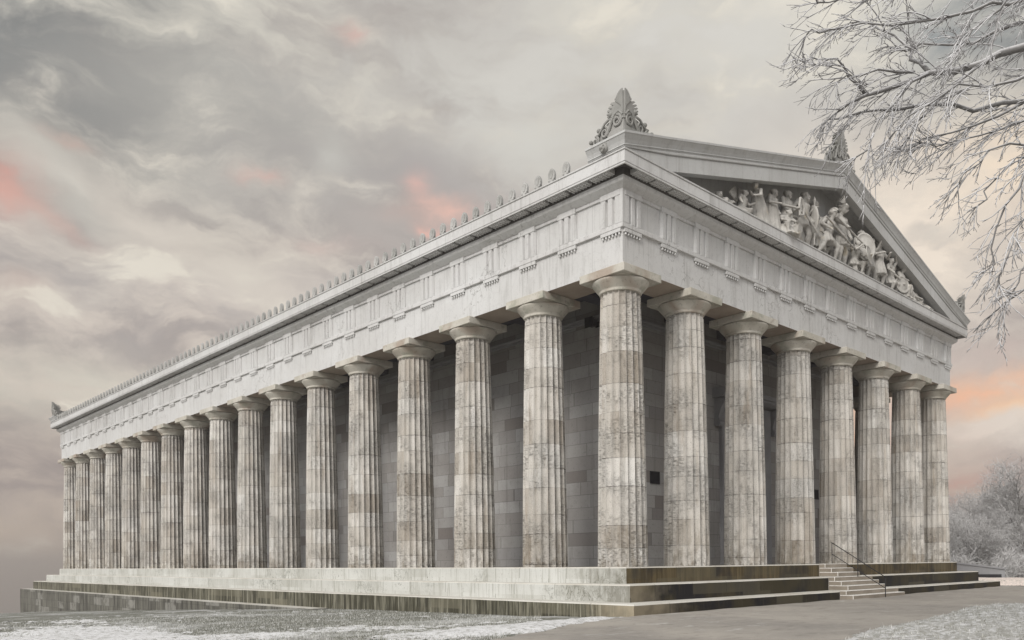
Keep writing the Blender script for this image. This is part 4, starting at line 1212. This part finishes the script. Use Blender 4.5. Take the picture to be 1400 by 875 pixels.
def strip_d(x, y): return min(x - 29.2 + .2 * fbm(x, y, 1, 3), 37.5 - x, y + 6.5, 3.5 - y)
mat_pink = mat_snow('snow_bank', (.80, .70, .64))  # pinkish light on the snow is put into its tint
sheet('snow_bank', 28.6, 38, -7, 4, .25, strip_d, lambda x, y, d: height(x, y) + (.02 if d <= 0 else .10 + .22 * min(1, d / 1.2)), mat_pink, label='low bank of dirty, pink tinted snow beyond the end of the front steps', cat='snow bank', kind='structure')

# ---- grass blades
rnd = random.Random(3); V, F = [], []
def blade(x, y, z, h):
    a = rnd.uniform(0, 2 * pi); w = rnd.uniform(.006, .012); lx, ly = rnd.uniform(-.5, .5) * h, rnd.uniform(-.5, .5) * h
    b = len(V); V.extend([(x - cos(a) * w, y - sin(a) * w, z - .01), (x + cos(a) * w, y + sin(a) * w, z - .01), (x + lx, y + ly, z + h)]); F.append((b, b + 1, b + 2))
CAMP = (-19.8247, -16.7743, .1618)
n = 0
while n < 52000:
    # more blades near the camera
    a = R(rnd.uniform(9, 44)); d = 14 + 20 * rnd.random() ** 1.6
    x, y = CAMP[0] + sin(a) * d, CAMP[1] + cos(a) * d
    n += 1
    if x > -2.75 or path_d(x, y) > -.08: continue
    m_ = snow_mask(x, y)
    if m_ > .05 and rnd.random() < min(.93, .45 + m_): continue
    blade(x, y, height(x, y) + (.02 if m_ > 0 else 0), rnd.uniform(.025, .06))
for n in range(7000):
    x, y = rnd.uniform(-9, 8.2), rnd.uniform(-14, -7.8); d = verge_d(x, y)
    if d < .05: continue
    if fbm(x, y, 2.4, 4, 6) < -.02 and rnd.random() < .8: continue
    blade(x, y, verge_z(x, y, d), rnd.uniform(.03, .07))
o = pydata('grass', V, F, M['grass']); tag(o, 'short frosted grass poking through the thin snow', 'grass', kind='stuff')

# ---- low parapet at the far corner of the front
pw = empty('parapet_wall', (39.2, 2.2, -1.4)); tag(pw, 'low grey sloping parapet wall beyond the end of the front steps', 'wall')
bm = bmesh.new(); prism(bm, [(-1.4, .0), (-1.4, .83), (1.5, 1.24), (9, 1.9), (9, 0)], -.22, .22, 'y')
o = finish('wall_body', bm, M['parapet'], pw); o.rotation_euler = (0, 0, R(107))
bm = bmesh.new(); prism(bm, [(-1.46, .83), (-1.46, .93), (1.5, 1.345), (9.1, 2.0), (9.1, 1.905), (1.5, 1.243)], -.30, .30, 'y')
o = finish('coping', bm, M['parapet'], pw); o.rotation_euler = (0, 0, R(107))
bm = bmesh.new(); box(bm, -1.2, 8.9, -.24, -.221, 0, .52); box(bm, -1.2, 8.9, .221, .24, 0, .52)
o = finish('wall_foot', bm, M['metal'], pw); o.rotation_euler = (0, 0, R(107))

# ================================================================== TREES
def wander(p, d, L, n, rng, bend, droop):
    pts = [p.copy()]; d = d.normalized()
    for i in range(n):
        d = (d + Vector((rng.gauss(0, bend), rng.gauss(0, bend), rng.gauss(0, bend) - droop))).normalized()
        p = p + d * (L / n); pts.append(p.copy())
    return pts
def side_dir(d, rng, lo, hi):
    a = d.orthogonal().normalized(); b = d.cross(a); q = rng.uniform(0, 2 * pi); t = R(rng.uniform(lo, hi))
    return (d * cos(t) + (a * cos(q) + b * sin(q)) * sin(t)).normalized()

LIMBS=[
 [ (-6.49,-13.84,7.50), (-7.23,-13.32,7.13), (-7.77,-12.94,6.84), (-8.33,-12.48,6.69), (-8.85,-12.02,6.43), (-9.22,-11.78,6.23), (-9.44,-11.58,6.00) ],
 [ (-8.34,-12.48,6.71), (-8.26,-12.21,7.02), (-8.20,-12.13,7.28), (-8.31,-11.79,7.62), (-8.48,-11.34,7.96) ],
 [ (-8.99,-11.92,6.37), (-9.27,-11.81,6.55), (-9.59,-11.81,6.66), (-9.92,-11.63,6.62), (-10.03,-11.50,6.49) ],
 [ (-8.50,-12.36,6.69), (-8.97,-12.07,6.66), (-9.33,-11.89,6.50), (-9.62,-11.62,6.35) ],
 [ (-6.15,-13.76,6.81), (-6.68,-13.17,6.66), (-7.22,-12.67,6.52), (-7.87,-12.21,6.55), (-8.52,-11.87,6.37), (-9.11,-11.63,6.13), (-9.52,-11.36,5.95) ],
 [ (-6.76,-13.90,7.99), (-7.53,-13.23,7.61), (-8.01,-12.93,7.45), (-8.60,-12.40,7.29), (-9.22,-11.99,7.20), (-9.76,-11.65,6.99), (-10.06,-11.46,6.90) ],
 [ (-6.60,-13.87,8.69), (-7.75,-12.85,8.15), (-8.45,-12.25,7.93), (-9.18,-11.67,7.69), (-9.85,-11.34,7.45) ],
 [ (-7.24,-14.16,5.70), (-7.87,-13.49,5.51), (-8.26,-13.18,5.42), (-8.44,-12.97,5.16), (-8.58,-12.84,4.83) ],
 [ (-7.64,-14.24,5.39), (-8.20,-13.58,5.02), (-8.32,-13.40,4.63), (-8.39,-13.25,4.10), (-8.37,-13.11,3.58) ],
 [ (-7.69,-14.24,4.09), (-8.04,-13.52,3.59), (-8.16,-13.32,3.44), (-8.27,-13.12,3.22) ],
 [ (-6.68,-13.16,6.65), (-7.41,-12.72,6.22), (-8.12,-12.30,5.95), (-8.54,-12.02,5.61) ],
 [ (-7.77,-12.94,6.84), (-8.22,-12.63,6.38), (-8.57,-12.38,5.96), (-8.84,-12.15,5.36) ],
 [ (-8.33,-12.48,6.69), (-8.86,-12.26,6.19), (-9.16,-12.05,5.68), (-9.42,-11.77,5.21) ],
 [ (-7.62,-14.09,6.47), (-8.20,-13.50,6.21), (-8.88,-13.04,6.09), (-9.31,-12.58,5.70), (-9.48,-12.19,5.24) ],
 [ (-8.08,-14.35,7.39), (-8.68,-13.65,7.11), (-8.91,-13.22,6.67), (-9.00,-12.91,6.23) ],
 [ (-5.52,-13.63,7.76), (-6.36,-13.09,7.97), (-6.84,-12.55,7.70), (-7.47,-12.06,7.65), (-8.07,-11.58,7.50) ],
 [ (-6.84,-14.08,6.02), (-7.37,-13.35,6.06), (-7.67,-12.90,5.93), (-8.09,-12.48,5.79), (-8.54,-12.27,5.81) ],
 [ (-7.96,-14.15,4.77), (-8.21,-13.66,4.54), (-8.27,-13.47,4.26), (-8.36,-13.37,3.80), (-8.38,-13.30,3.44) ],
 [ (-7.78,-14.11,5.39), (-8.08,-13.55,5.26), (-8.29,-13.39,5.11), (-8.46,-13.19,4.83), (-8.57,-13.09,4.47) ],
 [ (-7.79,-14.19,4.35), (-8.03,-13.69,4.07), (-8.20,-13.53,3.79), (-8.25,-13.40,3.45), (-8.31,-13.30,3.18) ],
]

rng = random.Random(11)
tree = empty('frosted_tree', (-4.4, -14.9, -1.33)); tag(tree, 'tall bare tree whose drooping hoar frosted twigs hang into the sky before the gable', 'tree')
def rel(V, o): return [(v[0] - o[0], v[1] - o[1], v[2] - o[2]) for v in V]
TB = Vector((-4.4, -14.9, -1.33))
trunk_pts = [TB + Vector((0, 0, -.4)), TB + Vector((.02, .05, 1.2)), TB + Vector((.1, .1, 3.4)), TB + Vector((.05, .2, 6.0)), TB + Vector((-.15, .3, 8.6)), TB + Vector((-.1, .35, 11.0)), TB + Vector((.1, .2, 13.5))]
big = [(trunk_pts, [.42, .33, .29, .25, .19, .12, .05], 12)]
RB = [.085, .032, .024, .022, 0.055, .036, .034, .030, .034, .032, .024, .024, .022, .034, .034, .05, .03, .02, .02, .02]
ATT = {0: 8.0, 4: 6.9, 5: 8.6, 6: 9.3, 7: 6.1, 8: 5.6, 9: 4.6, 13: 7.0, 14: 8.2, 15: 8.3, 16: 6.4, 17: 5.4, 18: 6.0, 19: 5.0}
tw = []
def twigs_on(pts, r0, lvl, dens, Lm, droop, taper=0.0):
    """side shoots along a polyline: long hanging shoots, short spurs on them, frost needles on those"""
    N = len(pts) - 1
    for i in range(N):
        a, b = pts[i], pts[i + 1]; seg = (b - a).length; d = (b - a).normalized()
        n = seg * dens; n = int(n) + (1 if rng.random() < n - int(n) else 0)
        for k in range(n):
            t = rng.random(); p = a.lerp(b, t); along_ = (i + t) / N
            dd = side_dir(d, rng, 22, 58)
            L = Lm * rng.uniform(.4, 1.2) * (1 - taper * along_)
            m_ = max(3, int(L / .13)) if lvl == 0 else (3 if lvl == 1 else 1)
            q = wander(p, dd + d * .5, L, m_, rng, (.10, .16, .1)[lvl], droop)
            rr = max(.0058, r0 * rng.uniform(.6, .85))
            tw.append((q, [rr * (1 - .5 * j / m_) for j in range(m_ + 1)], 4 if lvl == 0 else 3))
            if lvl < 2: twigs_on(q, rr, lvl + 1, (7.0, 8.5)[lvl], (.34, .13)[lvl], droop * (.6, .2)[lvl], (.45, .2)[lvl])
for i, l in enumerate(LIMBS):
    pts = [Vector(p) for p in l]
    pts[-1] = pts[-2].lerp(pts[-1], .5)
    if i in ATT:
        s = TB + Vector((.0, .25, ATT[i] + 1.0)) ; s.z = ATT[i]
        m1 = s.lerp(pts[0], .5) + Vector((0, 0, -.12)); pts = [s, m1] + pts
    # smooth and roughen the limb
    q = [pts[0]]
    for a, b in zip(pts[:-1], pts[1:]):
        m_ = a.lerp(b, .5) + Vector((rng.gauss(0, .035), rng.gauss(0, .035), rng.gauss(0, .035))); q += [m_, b]
    r0 = RB[i]; n = len(q)
    big.append((q, [max(.010, r0 * (1 - .86 * (j / (n - 1)) ** .85)) for j in range(n)], 7))
    st = 2 if i in ATT else 0
    twigs_on(q[st:], .0118, 0, 6.6 if i not in (7, 8, 9, 17, 18, 19) else 6.2, 1.15 if i not in (7, 8, 9, 17, 18, 19) else .78, .105, .45)
    # the tip runs out in a spray
    d = (q[-1] - q[-2]).normalized()
    for k in range(3):
        t = wander(q[-1], d + Vector((rng.gauss(0, .3), rng.gauss(0, .3), rng.gauss(0, .3) - .1)), rng.uniform(.25, .5), 5, rng, .15, .06)
        tw.append((t, [.010, .009, .008, .007, .006, .005], 3)); twigs_on(t, .008, 1, 8, .24, .05)
# rest of the crown, out of the picture but there
for k in range(9):
    z0 = rng.uniform(5.5, 12.5); a = rng.uniform(-2.2, .9)
    t = wander(TB + Vector((0, .25, z0)), Vector((cos(a), sin(a), .25)), rng.uniform(3, 5), 8, rng, .12, .01)
    big.append((t, [.11 * (1 - .85 * j / 8) for j in range(9)], 6))
    for i in range(2, 8):
        for k2 in range(3):
            u = wander(t[i], side_dir((t[i + 1] - t[i]).normalized(), rng, 30, 70), rng.uniform(.6, 1.4), 5, rng, .15, .05)
            tw.append((u, [.013, .011, .010, .008, .007, .005], 3))
            for w_ in u[1:]:
                v = wander(w_, side_dir((u[-1] - u[0]).normalized(), rng, 30, 70), rng.uniform(.2, .5), 2, rng, .15, .05); tw.append((v, [.008, .006, .005], 3))
Vb, Fb = tubes(big); pydata('trunk', rel(Vb, TB), Fb, M['bark'], tree, True)
Vt, Ft = tubes(tw); pydata('crown', rel(Vt, TB), Ft, M['twig'], tree, True)

# ---- wood at the edge of the terrace
def wood_tree(seed, H, spread, lean=0.0):
    rg = random.Random(seed); bg, fine = [], []
    tp = wander(Vector((0, 0, -.4)), Vector((lean, 0, 1)), H * .62, 6, rg, .06, -.02)
    bg.append((tp, [H * .020 * (1 - .62 * i / 6) for i in range(7)], 7))
    def rec(p, d, L, r, lv):
        n = 5 if lv < 2 else 3
        q = wander(p, d, L, n, rg, .16, .008 if lv < 2 else .03)
        (bg if lv < 2 else fine).append((q, [max(.010, r * (1 - .6 * i / n)) for i in range(n + 1)], 5 if lv < 2 else 3))
        if lv == 4: return
        for i in range(1, n + 1):
            for _ in range((3, 3, 3, 2)[lv] if i > 1 or lv > 1 else 1):
                dd = side_dir((q[i] - q[i - 1]).normalized(), rg, 25, 65); rec(q[i], dd + Vector((0, 0, .06)), L * rg.uniform(.45, .66), max(.012, r * .42), lv + 1)
    for i in range(2, 7):
        for _ in range(2):
            a = rg.uniform(0, 2 * pi); rec(tp[i], Vector((cos(a), sin(a), rg.uniform(.35, 1.1))), H * spread * rg.uniform(.7, 1.1), H * .0085, 1)
    return tubes(bg), tubes(fine)
protos = []
def plant_tree(k, x, y, s, rz, label):
    z = height(x, y)
    if protos[k][1] == 0:
        e = protos[k][0]
    else: e = dup(protos[k][0])
    protos[k][1] += 1
    e.location = (x, y, z); e.rotation_euler = (0, 0, rz); s *= .82; e.scale = (s, s, s)
    tag(e, label, 'tree', 'frosted trees of the wood behind the temple')
for k, (sd, H, sp, ln) in enumerate(((1, 9.5, .34, 0.1), (5, 11.0, .30, -.05), (9, 8.0, .40, .3))):
    (b, f) = wood_tree(sd, H, sp, ln)
    e = empty('frosted_tree'); pydata('trunk', b[0], b[1], M['far_bark'], e, True); pydata('crown', f[0], f[1], M['far_twig'], e, True)
    protos.append([e, 0])
def pol(az, d): return CAMP[0] + sin(R(az)) * d, CAMP[1] + cos(R(az)) * d
WOOD = [(70.9, 78, 0, .92, 'slender frosted tree just clear of the last front column'), (72.2, 72, 2, .80, 'leaning frosted tree with a long diagonal bough behind the parapet'),
        (73.4, 84, 0, 1.0, 'broad frosted tree standing behind the low grey parapet'), (74.9, 80, 1, 1.12, 'tallest frosted tree at the edge of the wood'),
        (71.6, 96, 1, .95, 'pale frosted tree deeper in the wood, between the slender and the leaning tree'), (73.0, 104, 2, 1.15, 'wide frosted tree deep in the wood behind the broad one'),
        (74.2, 110, 0, 1.35, 'hazy tall tree far back behind the tallest one'), (70.2, 108, 1, 1.1, 'hazy frosted tree far back beside the last front column'), (76.4, 84, 2, 1.2, 'wide frosted tree at the outer edge of the wood'),
        (69.2, 92, 2, .9, 'frosted tree showing only between the last two columns'), (72.8, 126, 1, 1.3, 'far pale tree closing the gap at the back of the wood'), (75.6, 120, 0, 1.4, 'far pale tree at the outer back of the wood'), (71.0, 128, 0, 1.15, 'far pale tree at the back, nearest the temple'), (77.8, 100, 1, 1.2, 'frosted tree past the outer edge of the wood')]
for i, (az, d, k, s, lb) in enumerate(WOOD):
    x, y = pol(az, d); plant_tree(k, x, y, s, i * 1.3, lb)
# frosted undergrowth
rg = random.Random(21); ln = []
for k in range(420):
    az = rg.uniform(69.5, 77); d = rg.uniform(66, 104); x, y = pol(az, d); z = height(x, y); h = rg.uniform(.8, 2.6)
    for j in range(7):
        a = rg.uniform(0, 2 * pi); q = wander(Vector((x, y, z)), Vector((cos(a) * .5, sin(a) * .5, 1)), h * rg.uniform(.6, 1), 4, rg, .2, .02)
        ln.append((q, [.022, .019, .016, .013, .010], 3))
        for w_ in q[1:]:
            for _ in range(3):
                v = wander(w_, Vector((rg.gauss(0, 1), rg.gauss(0, 1), .6)), h * .3, 2, rg, .2, .02); ln.append((v, [.014, .012, .009], 3))
Vu, Fu = tubes(ln); o = pydata('undergrowth', Vu, Fu, M['far_twig']); tag(o, 'frosted undergrowth filling the foot of the wood', 'undergrowth', kind='stuff')

# ================================================================== SKY, SUN, HAZE
SKY=[
 (42.4,30.0,30.92,7.07,0,(200,197,189),0.70),
 (11.0,30.0,8.39,6.63,0,(104,107,108),0.90),
 (15.5,27.4,11.32,3.17,-12,(156,156,152),0.50),
 (24.3,26.8,8.65,2.50,-8,(160,157,152),0.65),
 (16.1,16.4,12.23,2.94,-10,(166,160,157),0.60),
 (12.0,24.9,5.09,3.70,0,(138,137,134),0.50),
 (28.5,25.5,5.98,2.53,-5,(172,166,162),0.60),
 (36.2,25.2,4.61,2.22,-12,(164,158,155),0.75),
 (23.0,28.4,6.73,1.57,-8,(168,166,160),0.40),
 (31.2,17.8,9.71,3.40,0,(196,187,180),0.60),
 (61.1,27.0,5.00,2.27,15,(184,180,176),0.70),
 (52.5,31.1,12.23,4.80,0,(211,208,201),0.80),
 (42.3,28.0,5.40,2.25,-20,(208,206,198),0.60),
 (12.9,22.7,2.82,1.1,-38,(206,203,193),0.80),
 (19.9,20.5,7.17,1.15,-24,(217,208,196),0.90),
 (24.2,18.8,2.41,1.2,-30,(216,209,196),0.70),
 (29.9,25.9,1.19,1.28,0,(206,205,196),0.50),
 (14.5,10.1,8.54,2.11,3,(209,204,190),0.85),
 (12.2,5.4,4.32,2.44,-8,(156,145,141),0.90),
 (12.2,1.6,5.61,0.61,0,(196,180,164),0.80),
 (12.9,0.1,6.12,0.92,0,(172,158,148),0.70),
 (67.8,20.3,6.70,5.74,0,(237,224,208),1.30),
 (73.9,23.4,3.74,2.81,0,(238,220,198),1.30),
 (71.2,29.4,6.22,3.55,0,(162,166,165),0.75),
 (74.7,29.9,3.98,3.98,0,(118,120,120),0.60),
 (72.2,12.5,4.48,1.10,-5,(210,192,182),0.70),
 (73.0,10.4,4.51,0.80,-4,(248,190,150),1.30),
 (73.6,9.2,2.01,0.60,0,(253,196,138),1.30),
 (71.0,9.8,2.01,0.90,0,(238,186,160),0.60),
 (72.2,7.7,4.04,1.31,10,(226,213,200),1.30),
 (71.8,6.2,3.04,0.91,-15,(196,174,166),0.75),
 (71.4,4.9,2.03,2.03,0,(224,170,152),0.70),
 (74.3,7.1,2.02,1.27,20,(226,214,202),0.70),
 (11.2,21.0,1.43,1.81,0,(226,164,148),0.85),
 (13.1,19.9,2.88,0.67,-20,(205,172,160),0.60),
 (36.6,23.2,2.91,0.66,6,(240,190,172),0.90),
 (35.2,24.3,1.12,0.93,0,(230,180,166),0.80),
 (35.8,22.1,1.13,0.33,0,(246,188,170),0.85),
 (30.9,32.5,1.12,0.43,-8,(232,172,158),0.85),
 (25.4,24.2,1.40,0.51,0,(224,178,164),0.75),
 (14.1,24.3,1.30,0.42,0,(205,172,158),0.70),
 (29.1,20.8,2.15,0.52,0,(222,196,184),0.60),
 (11.9,15.6,1.47,0.69,0,(206,180,166),0.60),
 (64.8,8.3,1.31,3.53,0,(246,186,140),0.90),
 (67.2,9.5,1.01,2.52,0,(236,196,176),0.70),
]

SUN_DIR = Vector((-.92, -.30, .60)).normalized()
wd = bpy.data.worlds.new('World'); scn.world = wd; wd.use_nodes = True
t = NT(wd.node_tree); t.n.clear()
out = t.node('ShaderNodeOutputWorld')
el_s = math.asin(SUN_DIR.z); 
sky = t.node('ShaderNodeTexSky', sky_type='NISHITA'); sky.sun_disc = False; sky.sun_elevation = el_s
sky.sun_rotation = math.atan2(SUN_DIR.x, SUN_DIR.y); sky.air_density = 1.0; sky.dust_density = 3.0
bg1 = t.node('ShaderNodeBackground', {'Color': sky.outputs[0], 'Strength': .10})
D = t.node('ShaderNodeTexCoord').outputs['Generated']
# clouds drift: directions are warped by turbulence before the banks of cloud are looked up
w1 = t.noise(D, 3.2, 5, .55, 0, 'Color'); w2 = t.noise(D, 9.0, 5, .6, 0, 'Color')
Dw = t.v('ADD', D, t.v('ADD', t.v('SCALE', t.v('SUBTRACT', w1, (.5, .5, .5)), None, .075), t.v('SCALE', t.v('SUBTRACT', w2, (.5, .5, .5)), None, .06)))
Dw = t.v('NORMALIZE', Dw)
dx, dy, dz = t.sep(Dw)
az = t.m('MULTIPLY', t.m('ARCTAN2', dx, dy), 180 / pi); el = t.m('MULTIPLY', t.m('ARCSINE', dz), 180 / pi)
c = t.mix(t.rng(el, 0, 14), lin((188, 173, 160)), lin((207, 196, 185)))
c = t.mix(t.rng(el, 14, 30), c, lin((204, 199, 188)))
# broken layers of stratus: grey mauve undersides against cream gaps
st_ = t.v('MULTIPLY', Dw, (1, 1, 2.6))
b1 = t.noise(st_, 3.4, 7, .58, .3); b2 = t.noise(st_, 8.5, 6, .6, .4)
bt = t.m('ADD', t.m('MULTIPLY', b1, .65), t.m('MULTIPLY', b2, .35))
c = t.mix(t.rng(bt, .46, .60, 0, .88, True), c, lin((150, 141, 138)))
c = t.mix(t.rng(bt, .475, .37, 0, .85, True), c, lin((231, 224, 209)))
brk = t.rng(b2, .36, .62, .25, 1.45)
for (a0, e0, sa, se, rot, rgb, s) in SKY:
    da = t.m('SUBTRACT', az, a0); de = t.m('SUBTRACT', el, e0); cr, sr = cos(R(rot)), sin(R(rot))
    if rot:
        p_ = t.m('ADD', t.m('MULTIPLY', da, cr / sa), t.m('MULTIPLY', de, sr / sa)); q_ = t.m('ADD', t.m('MULTIPLY', da, -sr / se), t.m('MULTIPLY', de, cr / se))
    else: p_ = t.m('MULTIPLY', da, 1 / sa); q_ = t.m('MULTIPLY', de, 1 / se)
    r2 = t.m('ADD', t.m('MULTIPLY', p_, p_), t.m('MULTIPLY', q_, q_))
    f = t.m('MULTIPLY', t.m('POWER', 2.718, t.m('MULTIPLY', r2, -1.25 if rgb[0] > rgb[1] + 30 and a0 < 60 else -.8)), s * (.60 if rgb[0] > rgb[1] + 18 else .92 if sum(rgb) < 500 else .74))
    c = t.mix(t.m('MULTIPLY', f, brk, None, True), c, lin(rgb))
# soft cloud texture
tex = t.noise(t.v('MULTIPLY', Dw, (1, 1, 2.2)), 5.0, 6, .55)
k = t.rng(tex, .3, .7, .95, 1.05)
c = t.mix(1.0, c, t.node('ShaderNodeCombineColor', {0: k, 1: k, 2: k}).outputs[0], 'MULTIPLY')
# unseen sky round the sun: brightness and neutral tint added to light the walls
sd = t.v('DOT_PRODUCT', D, tuple(SUN_DIR))
fill_glow = t.m('MULTIPLY', t.m('POWER', t.m('MAXIMUM', sd, 0.0), 1.3), SKY_FILL)
c = t.mix(t.rng(sd, -.1, .4), c, lin((190, 191, 192)))
bg2 = t.node('ShaderNodeBackground', {'Color': c, 'Strength': t.m('MULTIPLY', t.m('ADD', fill_glow, 1.0), SKY_GAIN)})
ms = t.node('ShaderNodeMixShader', {0: .96, 1: bg1.outputs[0], 2: bg2.outputs[0]})
t.l.new(ms.outputs[0], out.inputs[0])
sl = bpy.data.lights.new('sun', 'SUN'); sl.energy = SUN_E; sl.angle = R(24); sl.color = (1.0, .955, .90)
so = bpy.data.objects.new('sun', sl); col.objects.link(so); so.rotation_euler = SUN_DIR.to_track_quat('Z', 'Y').to_euler()

if HAZE:
    bm = bmesh.new(); box(bm, -4150, 4150, -2950, 4550, -175, 21.0)
    hm = bpy.data.materials.new('haze_air'); hm.use_nodes = True; hn = hm.node_tree; hn.nodes.clear()
    pv = hn.nodes.new('ShaderNodeVolumePrincipled'); ho = hn.nodes.new('ShaderNodeOutputMaterial'); hn.links.new(pv.outputs[0], ho.inputs['Volume'])
    pv.inputs['Color'].default_value = (.74, .68, .64, 1); pv.inputs['Density'].default_value = HAZE; pv.inputs['Anisotropy'].default_value = .2
    ho_ = finish('haze', bm, hm); tag(ho_, 'pale winter haze over the valley and wood', 'haze', kind='stuff')

# ================================================================== CAMERA
cam = bpy.data.cameras.new('camera'); co = bpy.data.objects.new('camera', cam); col.objects.link(co); scn.camera = co
cam.sensor_width = 36; cam.lens = 36 * 1124.486 / 1400; cam.shift_x = (700 - 736.878) / 1400; cam.shift_y = (771.72 - 437.5) / 1400
r_, u_, f_ = (0.72002871, -0.69388559, -0.00902468), (0.00812796, -0.00457126, 0.99995652), (0.69389668, 0.72007075, -0.00234844)
co.matrix_world = Matrix(((r_[0], u_[0], -f_[0], CAMP[0]), (r_[1], u_[1], -f_[1], CAMP[1]), (r_[2], u_[2], -f_[2], CAMP[2]), (0, 0, 0, 1)))
cam.clip_start = .05; cam.clip_end = 12000
scn.view_settings.view_transform = 'Standard'; scn.view_settings.look = 'None'; scn.view_settings.exposure = EXPOSURE; scn.view_settings.gamma = 1
scn.cycles.max_bounces = 6; scn.cycles.diffuse_bounces = 2; scn.cycles.use_denoising = True
scn.cycles.volume_bounces = 0
